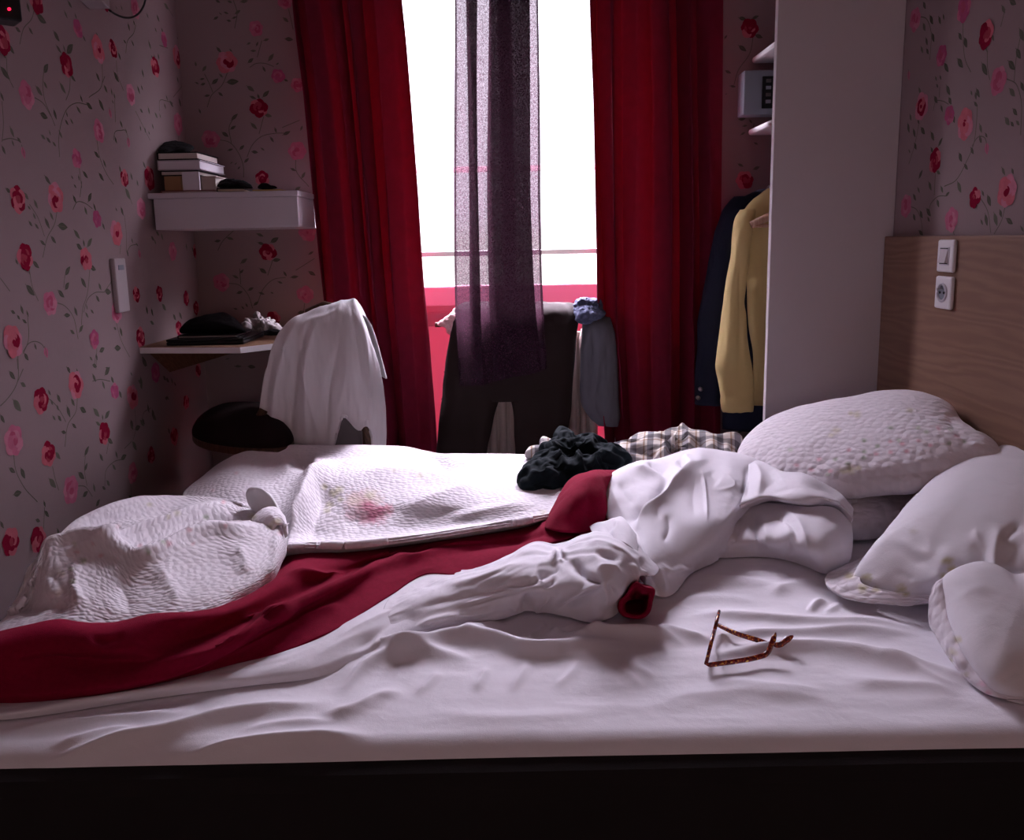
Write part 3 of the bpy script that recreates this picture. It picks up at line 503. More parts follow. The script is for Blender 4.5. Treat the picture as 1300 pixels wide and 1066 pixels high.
# ------------------------------------------------------------------ curtains
def curtain(name, xl, xr, y0, folds, amp, seed, m, zt=2.36, zb=.02, over=.35, label=None, damask=.0):
    """folds: cross-section phases; xl/xr: tables (photo y -> photo x)"""
    nu, nv = folds*34, 110; u = np.linspace(0, 1, nu)
    ph = u*folds + .12*np.sin(2*math.pi*u*1.7+seed) ; rows = []
    for z in np.linspace(zt, zb, nv):
        x0, x1 = xz(xl, z, y0), xz(xr, z, y0)
        k = .75+.25*(zt-z)/(zt-zb); drift = .10*np.sin(z*2.1+seed+ph*1.3)
        a = 2*math.pi*(ph+drift)
        wv = .75+.45*np.sin(ph*2.1+seed*1.7)
        uu = u + over/folds*np.sin(2*a+.5)*.26*wv*k
        x = x0+(x1-x0)*np.clip(uu, -.02, 1.02)
        y = y0 + amp*k*wv*np.sin(a)
        rows.append(np.stack([x, y, np.full(nu, z)], 1))
    g = G(np.array(rows)).orient(); P = g.V.copy(); g.push(.004*fbm(P*np.array([5, 5, 2.5]), 2))
    return gridobj(name, g, m, thick=.003)
def xz(tab, z, Y):
    # photo x of the edge at the photo y where height z falls, then back to metres at depth Y
    ys = [q[0] for q in tab]; c = [PY(q[1], q[0], Y) for q in tab]
    zz = np.array([q[2] for q in c])[::-1]; xx = np.array([q[0] for q in c])[::-1]
    if z > zz[-1]: return xx[-1] + (xx[-1]-xx[-3])/(zz[-1]-zz[-3])*(z-zz[-1])
    return float(np.interp(z, zz, xx))
tag(curtain('curtain', [(0, 370), (120, 384), (245, 395), (380, 407), (480, 416), (600, 424), (900, 430)], [(0, 512), (60, 518), (160, 526), (250, 533), (363, 540), (430, 546), (520, 552), (600, 556), (900, 560)], 3.08, 5, .045, 1, M['curtain']),
    'long dark red velvet curtain left of the window, behind the chair draped in white', 'curtain', 'red velvet curtains')
tag(curtain('curtain', [(0, 750), (120, 753), (280, 757), (400, 760), (500, 766), (600, 772), (900, 780)], [(0, 917), (140, 917), (300, 916), (400, 914), (550, 914), (900, 914)], 3.08, 5, .045, 4.4, M['curtain']),
    'long dark red velvet curtain right of the window, beside the hanging navy jacket', 'curtain', 'red velvet curtains')
# the sheer: one cloth folded back and forth on itself
path = [(740, .9), (735, .6), (733, .2), (740, 0), (760, -.4), (800, -.3), (828, .1), (832, .5), (815, .7), (788, .8), (785, 1.1), (800, 1.4), (850, 1.2), (880, 1.4), (960, 1.8), (1032, 1.7), (1036, 2.1), (950, 2.4), (885, 2.3), (874, 2.7), (900, 3.0), (980, 3.1), (1028, 2.7), (1040, 2.5), (1068, 2.4), (1076, 2.2), (1074, 1.9), (1066, 1.8)]
p = np.array(path, float); k = chord(p*[1, 30]); p = herm(k, p, np.linspace(0, k[-1], 240)); u = (p[:, 0]-735)/340
SL = [(0, 577), (200, 577), (400, 578), (470, 581), (900, 585)]; SR = [(0, 683), (100, 684), (250, 686), (360, 690), (430, 694), (470, 697), (900, 705)]
rows = []
for t in np.linspace(0, 1, 90):
    zb_ = PY(640, 486, 3.03)[2] + (PY(690, 467, 3.03)[2]-PY(640, 486, 3.03)[2])*np.clip((u-.3)*1.4, 0, 1)
    z = 2.36 + (zb_-2.36)*t; zc = float(z.mean()); x0, x1 = xz(SL, zc, 3.03), xz(SR, zc, 3.03)
    uu = u + .03*t*np.sin(u*9+1)+.012*np.sin(zc*4+u*14)
    rows.append(np.stack([x0+(x1-x0)*uu, 2.99+.012*p[:, 1]+.006*np.sin(u*30+zc*3), z], 1))
tag(gridobj('sheer_curtain', G(np.array(rows)).orient(), M['sheer']), 'sheer dark plum curtain gathered in the middle of the window', 'curtain')
rod = empty('curtain_rod', (0, 3.08, 2.36), label='steel curtain rod above the window carrying the red curtains', cat='curtain rod')
MB().pipe([(-1.02, 3.08, 2.385), (1.02, 3.08, 2.385)], .012, 14).build('pole', M['steel'], rod, True)
for x in (-1.02, 1.02): MB().pipe([(x, 3.08, 2.385), (x*1.02, 3.08, 2.385), (x*1.04, 3.08, 2.385)], [.012, .024, .004], 14).build('finial', M['steel'], rod, True)
for x in (-.95, .95): MB().pipe([(x, 3.08, 2.385), (x, D, 2.385)], .008, 10).build('bracket', M['steel'], rod, True)
# ------------------------------------------------------------------ light and camera
def setup(sky=6.0, expo=0.0):
    w = bpy.data.worlds.new('overcast sky'); SC.world = w; w.use_nodes = True; n, l = w.node_tree.nodes, w.node_tree.links; bg = n['Background']
    tc = N(n, 'ShaderNodeTexCoord'); sp = N(n, 'ShaderNodeSeparateXYZ'); l.new(tc.outputs['Generated'], sp.inputs[0])
    r = N(n, 'ShaderNodeValToRGB'); e = r.color_ramp.elements; e[0].position = 0; e[0].color = (.03, .028, .03, 1); e[1].position = 1; e[1].color = (.95, .85, 1.04, 1)
    for p_, v in ((.03, .036), (.28, .05), (.43, .5), (.64, .98)): k = e.new(p_); k.color = (v*.94, v*.85, v*1.03, 1)
    l.new(sp.outputs['Z'], r.inputs[0]); l.new(r.outputs[0], bg.inputs[0]); bg.inputs[1].default_value = sky
    L = bpy.data.lights.new('window portal', 'AREA'); L.shape = 'RECTANGLE'; L.size = 1.24; L.size_y = 2.3; L.cycles.is_portal = True
    o = bpy.data.objects.new('window_portal', L); o.location = (0, D+.2, 1.15); o.rotation_euler = (-math.pi/2, 0, 0); COL.objects.link(o)
    cam = bpy.data.cameras.new('camera'); c = bpy.data.objects.new('camera', cam); COL.objects.link(c)
    cam.sensor_fit = 'HORIZONTAL'; cam.sensor_width = 36; cam.lens = f/1300*36; cam.shift_y = -45/1300; cam.clip_start = .02
    from mathutils import Matrix
    c.matrix_world = Matrix(((*[RT[0], UP[0], -FW[0]], CAM[0]), (*[RT[1], UP[1], -FW[1]], CAM[1]), (*[RT[2], UP[2], -FW[2]], CAM[2]), (0, 0, 0, 1)))
    SC.camera = c
    vs = SC.view_settings; vs.view_transform = 'Standard'; vs.look = 'None'; vs.gamma = 1; vs.use_curve_mapping = False; vs.exposure = expo
    cy = SC.cycles; cy.max_bounces = 14; cy.diffuse_bounces = 8; cy.transparent_max_bounces = 24; cy.transmission_bounces = 8; cy.use_denoising = True; cy.sample_clamp_indirect = 6; cy.caustics_reflective = False; cy.caustics_refractive = False
# ------------------------------------------------------------------ closet side, shelves and hanging clothes
cl = empty('wardrobe', (1.0, 2.65, 0), label='tall open wardrobe with a plain pale side panel beside the headboard', cat='wardrobe')
MB().box(PY(978.5, 300, 2.62)[0], 2.62, 0, XR-.001, 2.645, 2.46, .002).build('side_panel', M['panel'], cl)
def shelf(z, x0):
    b = MB(); b.box(x0, 2.645, z, XR-.001, D-.002, z+.022, .009); return b.build('shelf', M['white'], cl)
shelf(PY(957, 79, 3.22)[2], PY(957, 74, 3.22)[0]); shelf(PY(953, 171, 3.22)[2], PY(952, 170, 3.22)[0])
railz = PY(965, 232, 2.9)[2]
MB().pipe([(.99, 2.645, railz), (.99, D, railz)], .012, 12).build('hanging_rail', M['steel'], cl, True)
sf = empty('control_box', (.9, 3.2, 1.6), label='grey box with a dark keypad on the wall between the wardrobe shelves', cat='box')
ys_ = 3.16; s0_, s1_ = PY(943.5, 147, ys_), PY(1010, 88, ys_)
MB().box(s0_[0], ys_, s0_[2]+.004, s1_[0], D-.004, s1_[2], .004).build('body', M['safe'], sf)
kp = [PY(968, 97, ys_), PY(1002, 137, ys_)]
k = MB().box(kp[0][0], ys_-.006, kp[1][2], kp[1][0], ys_+.002, kp[0][2], .002).build('keypad', M['black'], sf)
for i in range(2):
    for j in range(4): MB().box(kp[0][0]+.012+.03*i, ys_-.009, kp[0][2]-.022-.024*j, kp[0][0]+.030+.03*i, ys_-.004, kp[0][2]-.010-.024*j, .001).build('key', M['safe'] if (i+j) % 2 else M['greyfab'], k)
# a pale garment folded over the rail with its magenta tie, half hidden by the panel
M['hangwood'] = wood('hanger wood', (.30, .16, .10), (.42, .25, .16), (4, 4, 1), 4)
def hanger(Y, xc, half, z, m, label, cat='coat hanger'):
    o = empty('coat_hanger', (xc, Y, z), label=label, cat=cat)
    MB().pipe([(xc-half, Y, z-.075), (xc-half*.5, Y, z-.028), (xc, Y, z-.005), (xc+half*.5, Y, z-.028), (min(xc+half, XR-.02), Y, z-.075)], [.009, .012, .014, .012, .009], 12, 1.3).build('shoulder_bar', m, o, True)
    MB().pipe([(xc-half*.93, Y, z-.078), (xc, Y, z-.08), (min(xc+half*.93, XR-.02), Y, z-.078)], .006, 10).build('trouser_bar', m, o, True)
    MB().pipe([(xc, Y, z), (xc, Y, z+.03), (xc+.018, Y, z+.05), (xc+.012, Y, z+.075), (xc-.012, Y, z+.078), (xc-.02, Y, z+.06)], .0025, 8).build('hook', M['steel'], o, True)
    return o
zc = railz-.062
hg = hanger(2.765, 1.0, .215, zc-.004, M['hangwood'], 'pale wooden coat hanger in the collar of the yellow shirt')
hanger(3.02, .985, .21, zc, M['chairwood'], 'dark wooden coat hanger inside the navy jacket')
Y = 2.84
body = tube([(240, 974, 1040, Y, .02), (250, 960, 1060, Y, .035), (266, 944, 1085, Y, .045), (288, 938, 1090, Y, .05), (330, 946, 1085, Y+.01, .05), (400, 952, 1085, Y+.015, .05), (440, 957, 1085, Y+.015, .05), (470, 956, 1085, Y+.015, .05), (513, 952, 1086, Y+.01, .05)], 90, 110)
slv = tube([(266, 939, 958, Y-.01, .03), (286, 930.5, 955, Y-.035, .035), (325, 927, 949, Y-.045, .036), (373, 919.5, 946, Y-.045, .036), (420, 913, 948, Y-.045, .036), (450, 909, 950, Y-.045, .035), (466, 907.5, 952, Y-.045, .034), (480, 911, 954, Y-.045, .036), (497, 914, 956, Y-.045, .034), (503, 915.5, 956, Y-.045, .030), (508, 915, 956.5, Y-.045, .034), (522, 917.5, 956, Y-.045, .032)], 110, 72)
for g in (body, slv): g.push(.006*fbm(g.V*np.array([22, 22, 5]), 3))
slv.strokes([([(938, 300), (941, 380), (938, 480)], 4, 4, -.012), ([(930, 330), (928, 420), (922, 500)], 4, 5, .008), ([(947, 290), (950, 350), (944, 420), (948, 500)], 3, 4, .01)])
body.strokes([([(952, 300), (962, 350), (958, 400), (970, 470)], 5, 5, .012), ([(970, 290), (964, 330), (975, 420)], 4, 5, -.012), ([(950, 372), (958, 366), (968, 350)], 4, 4, .01)])
col = loft([[(941, 258, Y-.05), (955, 245, Y-.055), (978, 236, Y-.06), (1010, 232, Y-.05)], [(938, 272, Y-.062), (952, 260, Y-.07), (978, 250, Y-.075), (1010, 246, Y-.07)], [(936, 283, Y-.06), (950, 274, Y-.07), (978, 264, Y-.078), (1010, 262, Y-.075)]], 40, 16, fn=PY)
crumple(body, .05, .03, .05, .004, 90, .025, .1, 31, 3, None, (1, 1, .5)); crumple(slv, .05, .03, .045, .004, 90, .025, .1, 32, 3, None, (1, 1, .45))
sh = gridobj('shirt', [body, slv], M['yellow']); tag(sh, 'pale yellow shirt hanging in front of the navy jacket', 'shirt', 'clothes hanging in the wardrobe')
Y = 3.02
body = tube([(240, 965, 1010, Y, .03), (252, 940, 1050, Y, .05), (270, 928, 1070, Y, .06), (330, 926, 1070, Y, .06), (430, 920, 1072, Y, .06), (500, 917, 1072, Y, .06), (545, 917, 1072, Y, .06)], 60, 90)
slv = tube([(250, 932, 955, Y-.02, .03), (264, 921, 954, Y-.04, .045), (285, 911, 950, Y-.05, .05), (322, 901, 945, Y-.05, .055), (373, 892, 938, Y-.05, .055), (411, 886, 932, Y-.05, .05), (432, 886, 930, Y-.05, .05), (500, 881, 921, Y-.05, .045), (513, 882, 920, Y-.05, .044)], 70, 64)
for g in (body, slv): g.push(.004*fbm(g.V*np.array([20, 20, 6]), 3))
slv.strokes([([(884, 428), (900, 424), (925, 430)], 5, 5, -.008), ([(890, 415), (905, 418), (920, 412)], 4, 4, .007)])
jk = gridobj('jacket', [body, slv], M['navy']); tag(jk, 'navy jacket hanging behind the yellow shirt beside the red curtain', 'jacket', 'clothes hanging in the wardrobe')
for x, y in ((889.5, 494), (886.5, 505)):
    c = PY(x, y, Y-.097); MB().pipe([c-[0, .004, 0], c+[0, .008, 0]], .0075, 16).build('cuff_button', M['steel'], jk, True)
# ------------------------------------------------------------------ headboard, switch, socket
hb = MB().box(XR-.03, .75, .0, XR-.005, 2.617, PX(1215, 299, XR-.03)[2], .004).build('headboard', M['head'])
tag(hb, 'tall wood veneer headboard panel against the right wall', 'headboard')
def plate(name, ytop, ybot, px, label, cat):
    X = XR-.0305; t, u = PX(px, ytop, X), PX(px-1, ybot, X); c = (t+u)/2; h = abs(t[2]-u[2])/2
    o = empty(name, (X, c[1], c[2]), label=label, cat=cat)
    MB().box(X-.012, c[1]-h*.97, c[2]-h, X, c[1]+h*.97, c[2]+h, .006).build('plate', M['white'], o)
    return o, X-.012, c, h
o, x, c, h = plate('light_switch', 304, 345.5, 1205.5, 'white square light switch near the top of the wooden headboard', 'light switch')
MB().box(x-.0015, c[1]-h*.58, c[2]-h*.56, x+.002, c[1]+h*.58, c[2]+h*.56, .003).build('bezel', M['card'], o)
b = MB(); b.prism([(x-.001, c[1]-h*.42, c[2]-h*.42), (x-.009, c[1]-h*.42, c[2]-h*.42), (x-.002, c[1]-h*.42, c[2]+h*.42), (x-.001, c[1]-h*.42, c[2]+h*.42)], (0, h*.84, 0), .0008); b.build('rocker', M['panel'], o)
for dz in (-.46, .46): MB().box(x-.0035, c[1]-h*.44, c[2]+h*dz-.0012, x, c[1]+h*.44, c[2]+h*dz+.0012, 0).build('gap', M['black'], o)
o, x, c, h = plate('power_socket', 350.5, 392, 1202.5, 'white square power socket directly below the light switch', 'power socket')
ring = [(x-.0015, c[1]+h*.52*math.cos(a), c[2]+h*.52*math.sin(a)) for a in np.linspace(0, 6.2832, 40, endpoint=False)]
MB().pipe(ring, .0035, 8, closed=True).build('rim', M['card'], o, True)
MB().pipe([(x-.0006, c[1], c[2]), (x+.004, c[1], c[2])], h*.5, 40).build('well', M['safe'], o)
for dy, dz in ((-.24, 0), (.24, 0)): MB().pipe([(x-.002, c[1]+h*dy, c[2]+h*dz), (x+.002, c[1]+h*dy, c[2]+h*dz)], .0035, 14).build('hole', M['black'], o)
MB().pipe([(x-.016, c[1], c[2]+h*.26), (x+.002, c[1], c[2]+h*.26)], .003, 12).build('earth_pin', M['steel'], o, True)
M['boxgrey'] = mat('aged white plastic', (.40, .35, .36), .6)
q0, q1 = PX(147, 328, XL+.016), PX(164, 395, XL+.016)
o = empty('wall_box', (XL, q0[1], q0[2]), label='slim white box fixed to the floral wall above the desk corner', cat='wall box')
MB().box(XL+.0005, q0[1]-.01, q1[2], XL+.016, q1[1]+.01, q0[2], .004).build('cover', M['boxgrey'], o)
MB().box(XL+.014, q0[1]+.01, q0[2]-.035, XL+.018, q1[1]-.01, q0[2]-.02, .001).build('slot', M['safe'], o)
# ------------------------------------------------------------------ television on its arm, with cable
c0 = PY(29.5, 27.7, 1.40); dirv = np.array([-.72, -.694, 0]); nrm = np.array([.694, -.72, 0]); W_, H_ = .56, .36
tv = empty('television', tuple(c0), label='black television with a red standby light high on the left wall', cat='television')
def tvbox(u0, u1, v0, v1, t0, t1, name, m, bev=.004):
    b = MB(); p = [c0+dirv*u+nrm*t0+np.array([0, 0, v]) for u, v in ((u0, v0), (u1, v0), (u1, v1), (u0, v1))]; b.prism([tuple(x) for x in p], tuple(nrm*(t1-t0)), bev); return b.build(name, m, tv)
tvbox(0, W_, 0, H_, -.045, 0, 'case', M['black']); 
M['screen'] = mat('dark screen', (.004, .004, .005), .12, spec=.5); tvbox(.018, W_-.018, .05, H_-.018, -.001, .0015, 'screen', M['screen'], .0005)
l0 = [PY(11.3, 11.8, Y_) for Y_ in (1.38,)][0]; v = ray(11.3, 11.8); tt = ((c0-CAM)@nrm)/(v@nrm); l0 = CAM+v*tt
b = MB(); b.pipe([l0-nrm*.002, l0+nrm*.0035], .0022, 12); b.build('standby_light', M['led'], tv, True)
tc_ = c0+dirv*W_*.5+np.array([0, 0, H_*.55])-nrm*.045
MB().pipe([tc_, tc_-nrm*.05, (XL+.03, tc_[1]+.1, tc_[2]), (XL, tc_[1]+.1, tc_[2])], .018, 12).build('wall_arm', M['black'], tv, True)
p = PX(140, 13, XL+.06); o = empty('bracket_shelf', (XL, p[1], p[2]), label='white bracket box high on the left wall with the black cable', cat='bracket')
MB().prism([(XL+.001, p[1]-.42, p[2]+.1), (XL+.001, p[1]-.02, p[2]+.005), (XL+.001, p[1], p[2]+.003), (XL+.001, p[1], p[2]+.3), (XL+.001, p[1]-.42, p[2]+.3)], (.06, 0, 0), .003).build('box', M['boxgrey'], o)
ck = [PX(x, y, XL+.055-.005*i) for i, (x, y) in enumerate(((139, 13), (145, 17), (155, 21.5), (164, 22.5), (173, 19.5), (180, 12), (184, 2), (185, -10), (183, -40)))]
kk = chord(np.array(ck)); ck = herm(kk, np.array(ck), np.linspace(0, kk[-1], 40))
tag(MB().pipe(ck, .0032, 8).build('cable', M['black'], None, True), 'thin black cable looping down from the white bracket box', 'cable')
# ------------------------------------------------------------------ shelf with books
yF = 2.87; zt_, zm_, zb_ = PY(290, 243.5, yF)[2], PY(290, 250.5, yF)[2], PY(290, 290, yF)[2]; xr_ = PY(378, 247, yF)[0]
o = empty('wall_shelf', (XL+.2, 3.0, zb_), label='white corner wall shelf carrying a stack of books', cat='shelf')
MB().box(XL+.001, yF-.012, zm_, xr_+.004, D-.001, zt_, .003).build('top_board', M['shelfwhite'], o)
MB().box(XL+.014, yF, zb_, xr_-.002, D-.001, zm_, .003).build('box_front', M['shelfwhite'], o)
def book(px0, px1, y0, y1, yd, dep, cover, label, page='page', over=.003, ang=0, paper=None, group='books on the wall shelf', spine='L', X0=None):
    p0, p1 = PY(px0, y0, yd), PY(px1, y1, yd); x0, x1, z0, z1 = p0[0], p1[0], min(p0[2], p1[2]), max(p0[2], p1[2])
    return book3(x0, x1, yd, yd+dep, z0, z1, cover, label, ang, page, group)
def book3(x0, x1, y0, y1, z0, z1, cover, label, ang=0, page='page', group=None, name='book', cat='book', t=.0035):
    o = empty(name, ((x0+x1)/2, (y0+y1)/2, z0), label=label, cat=cat, group=group); cen = ((x0+x1)/2, (y0+y1)/2, z0)
    b = MB(); b.box(x0, y0, z0, x1, y1, z0+t, .001); b.box(x0, y0, z1-t, x1, y1, z1, .001); b.box(x0, y0, z0, x0+t, y1, z1, .001); b.rot(ang, cen); b.build('cover', cover, o)
    MB().box(x0+t*.6, y0+.003, z0+t*.9, x1-.004, y1-.003, z1-t*.9, .001).rot(ang, cen).build('page_block', M[page], o); return o
zt = zt_
M['redcov'] = mat('dull red cover', (.2, .06, .06), .6); M['greycov'] = mat('pale grey cover', (.42, .38, .42), .6); M['ivorycov'] = mat('ivory cover', (.45, .38, .34), .7); M['yellowcov'] = mat('ochre cover', (.45, .32, .08), .6)
def zat(y, yd=2.93): return PY(230, y, yd)[2]
xa, xb = PY(202, 220, 2.93)[0], PY(256, 220, 2.93)[0]
xa = max(xa, XL+.008)
book3(xa+.012, xb+.05, 2.90, 3.12, zt, zt+.010, M['redcov'], 'thin dull red book lying lowest on the wall shelf', 0, group='books on the wall shelf')
zl = zt+.0105
o = empty('box', (xa+.06, 2.95, zl), label='brown cardboard box under the books on the shelf', cat='box')
zh = zat(223.5)
MB().box(xa+.018, 2.92, zl, PY(232, 230, 2.93)[0], 3.09, zh, .003).build('carton', M['brown'], o)
tag(MB().box(PY(231.5, 230, 2.905)[0], 2.905, zl, PY(253, 230, 2.905)[0], 2.917, zat(218.5, 2.91), .001).build('card', M['card']), 'white card standing against the book stack on the shelf', 'card')
book3(PY(254, 230, 2.93)[0], PY(276, 230, 2.95)[0], 2.94, 3.12, zl, zh-.001, M['ivorycov'], 'thick ivory book beside the white card on the shelf', 0, group='books on the wall shelf')
book3(xa+.006, PY(252, 220, 2.93)[0], 2.925, 3.14, zh+.001, zat(216.5), M['black'], 'thin black covered book with cream pages, under the thick pale book', 0, group='books on the wall shelf')
book3(xa, xb+.002, 2.92, 3.17, zat(216), zat(203.5), M['greycov'], 'thick pale grey book in the middle of the shelf stack', 0, page='card', group='books on the wall shelf')
book3(xa, xb-.006, 2.925, 3.13, zat(203), zat(193), M['blackcloth'], 'black covered book on top of the shelf stack under the pouch', 0, group='books on the wall shelf')
g = puff([(199, 186), (205, 182), (225, 181), (238, 184), (248, 188), (243, 192), (225, 194), (202, 193)], (np.array([0, 2.99, zat(193)+.015]), np.array([0, -.35, .94])), .016, 90, 26, crisp=True)
c0_ = g.V.reshape(-1, 3).mean(0); g.V = c0_+(g.V-c0_)*np.array([.95, 1.3, 1]); g.V[..., 2] = np.maximum(g.V[..., 2], zat(193)+.0005); g.V[..., 0] = np.maximum(g.V[..., 0], XL+.004)
g.push(.003*fbm(g.V*40, 3)); g.V[..., 2] = np.maximum(g.V[..., 2], zat(193)+.0005)
tag(gridobj('pouch', g, M['blackcloth']), 'soft black pouch lying on top of the book stack', 'pouch')
book3(PY(273, 238, 2.9)[0], PY(307, 238, 2.9)[0], 2.89, 3.04, zt, zt+.014, M['black'], 'small black notebook lying right of the book stack', .12, page='cream')
def lump(name, outline, base, Yc, T, m, label, cat, ns=.006, fs=30, z=None, stretch=1.5, n=100, mm=28):
    g = puff(outline, (PY(outline[0][0], outline[0][1], Yc), np.array([0, -.75, .66])), T, n, mm); z = zt if z is None else z
    c = g.V.reshape(-1, 3).mean(0); g.V = c+(g.V-c)*np.array([1, stretch, 1]); g.push(ns*fbm(g.V*fs, 4)); g.V[..., 2] += max(0, z-g.V[..., 2].min())*0; g.V[..., 2] = np.maximum(g.V[..., 2], z+.0006)
    return tag(gridobj(name, g, m), label, cat)
lump('glove', [(276, 236), (280, 229), (294, 228), (306, 230), (318, 235), (322, 240), (305, 241), (285, 239)], 0, 2.96, .014, M['blackcloth'], 'crumpled black glove on the small notebook', 'glove', .003, 60, zt+.0145)
book3(PY(322, 238, 2.92)[0], PY(357, 238, 2.92)[0], 2.91, 3.0, zt, zt+.008, M['yellowcov'], 'thin ochre booklet at the right end of the shelf', -.05, page='cream')
lump('sunglasses_case', [(327, 238), (330, 234), (338, 233), (346, 236), (352, 238), (345, 240), (333, 240)], 0, 2.96, .008, M['blackcloth'], 'small black case on the ochre booklet', 'case', .001, 60, zt+.0085)
# ------------------------------------------------------------------ desk
zd = PX(176, 441, XL)[2]; a0 = PX(176, 441, XL); 
def onz(px, py, z): return PZ(px, py, z)
pA, pB, pC = onz(178, 440.8, zd), onz(305, 440.6, zd), onz(346, 436, zd)
pA[0] = XL+.001; dr = (pC-pB); dr /= np.linalg.norm(dr[:2]); pD = pB+dr*.30
poly = [tuple(pA), tuple(pB), tuple(pD), (pD[0], D-.002, zd), (XL+.001, D-.002, zd)]
o = empty('desk', (XL+.2, 2.9, 0), label='wall mounted corner desk with a white front edge', cat='desk')
MB().prism([(x, y, zd-.001) for x, y, z in poly], (0, 0, -.019), .001).build('edge_board', M['white'], o)
ins = [(pA[0], pA[1]+.003), (pB[0]-.003, pB[1]+.004), (pD[0]-.004, pD[1]+.003), (pD[0]-.004, D-.003), (XL+.002, D-.003)]
MB().prism([(x, y, zd-.001) for x, y in ins], (0, 0, .0015), 0).build('desk_top', M['deskwood'], o)
w0, w1, w2 = PX(187, 449, XL), PX(215, 472.5, XL), PZ(276, 452, zd-.022)
MB().prism([(XL+.001, w0[1], zd-.021), (XL+.001, w1[1], w1[2]), (XL+.34, w1[1], zd-.021)], (0, .025, 0), .001).build('bracket', M['bracket'], o)
b = MB().prism([(XL+.001, w0[1]+.02, zd-.021), (XL+.001, w1[1], w1[2]+.004), (XL+.001, D-.1, zd-.06), (XL+.001, D-.1, zd-.021)], (.02, 0, 0), .001); b.build('wall_batten', M['bracket'], o)
la = PZ(209, 440, zd); lb = PZ(305, 438.5, zd)
o = empty('laptop', (la[0], la[1]+.1, zd), label='closed black laptop lying on the corner desk', cat='laptop')
LX0, LX1, LY0 = la[0], lb[0]+.005, max(la[1], lb[1])+.012
MB().box(LX0, LY0, zd+.001, LX1, LY0+.23, zd+.013, .004).build('base', M['black'], o); MB().box(LX0, LY0, zd+.0135, LX1, LY0+.23, zd+.021, .003).build('lid', M['black'], o)
book3(LX0+.03, LX1-.03, LY0+.02, LY0+.2, zd+.0215, zd+.031, M['black'], 'thin black book with pale page edges on the laptop', .02)
zc_ = zd+.0315
g = puff([(230, 421), (236, 414), (252, 406.5), (267, 402), (283, 399.5), (298, 406), (307, 414), (313, 421), (290, 422), (255, 422)], (np.array([0, LY0+.10, zc_+.02]), np.array([0, -.8, .6])), .045, 120, 34)
c = g.V.reshape(-1, 3).mean(0); g.V = c+(g.V-c)*np.array([1, 1.5, 1]); g.push(.004*fbm(g.V*22, 4)); g.V[..., 2] = np.maximum(g.V[..., 2], zc_)
tag(gridobj('cap', g, M['blackcloth']), 'black cloth cap on top of the laptop and book', 'cap')
lump('plastic_bag', [(310, 424), (320, 413), (327, 399), (336, 404), (346, 413), (354, 423), (335, 427)], 0, 3.05, .03, mat('crumpled pale plastic', (.26, .23, .23), .35, bump=.002, bs=60), 'crumpled pale plastic bag at the back of the desk', 'bag', .028, 38, zd+.001)
lump('scarf', [(318, 430), (326, 423), (345, 420), (360, 424), (362, 430), (340, 431)], 0, 2.98, .02, M['blackcloth'], 'dark cloth bundled on the desk beside the draped chair', 'scarf', .006, 40, zd+.001)
# ------------------------------------------------------------------ chair draped in white
ch = empty('chair', (-.62, 2.72, 0), label='dark wooden chair standing at the corner desk under a white cloth', cat='chair')
zs_ = PY(290, 548, 2.74)[2]
sp = [(PY(x, 548, y)[0], y) for x, y in ((247, 2.66), (330, 2.5), (352, 2.5), (372, 2.72), (350, 2.92), (270, 2.92), (247, 2.80))]
sp = smooth_closed(sp, 40)
MB().prism([(x, y, zs_) for x, y in sp], (0, 0, -.025), .004).build('seat', M['chairwood'], ch)
cc = np.array(sp).mean(0); rr = np.sin(np.linspace(0, 1, 14)*math.pi/2)
V = np.array([[(cc[0]+(x-cc[0])*r, cc[1]+(y-cc[1])*r, zs_+.095*(1-r**2.4)**.6) for x, y in sp] for r in rr]); gridobj('cushion', G(V, True).orient(), M['cushion'], ch)
bx0, bx1, by_ = PY(352, 500, 2.66)[0], PY(474, 500, 2.66)[0], 2.68
zt2 = PY(436, 386, 2.7)[2]
for x, xt in ((bx0+.03, bx0+.10), (bx1-.02, bx1-.06)): MB().pipe([(x, by_+.02, 0), (x, by_, .45), (xt, by_+.03, zt2-.03)], [.016, .018, .014], 12).build('back_leg', M['chairwood'], ch, True)
for x in (bx0-.2, bx0-.02): MB().pipe([(x, 2.86 if x < bx0-.1 else 2.9, 0), (x+.01, 2.84, zs_-.02)], .016, 12).build('front_leg', M['chairwood'], ch, True)
MB().pipe([PY(335, 520, 2.62), PY(318, 550, 2.6), PY(290, 620, 2.58), PY(270, 700, 2.56)], .014, 12).build('side_strut', M['chairwood'], ch, True)
MB().box(bx0+.06, by_+.012, .45, bx1-.05, by_+.03, zt2-.05, .008).build('back_panel', M['greyfab'], ch)
MB().pipe([(bx0+.1, by_+.03, zt2-.03), ((bx0+bx1)/2, by_+.035, zt2-.005), (bx1-.06, by_+.03, zt2-.03)], .016, 12).build('top_rail', M['chairwood'], ch, True)
F = lambda l, d: [(x, y, d+e) for x, y, e in l]
Yc = 2.66
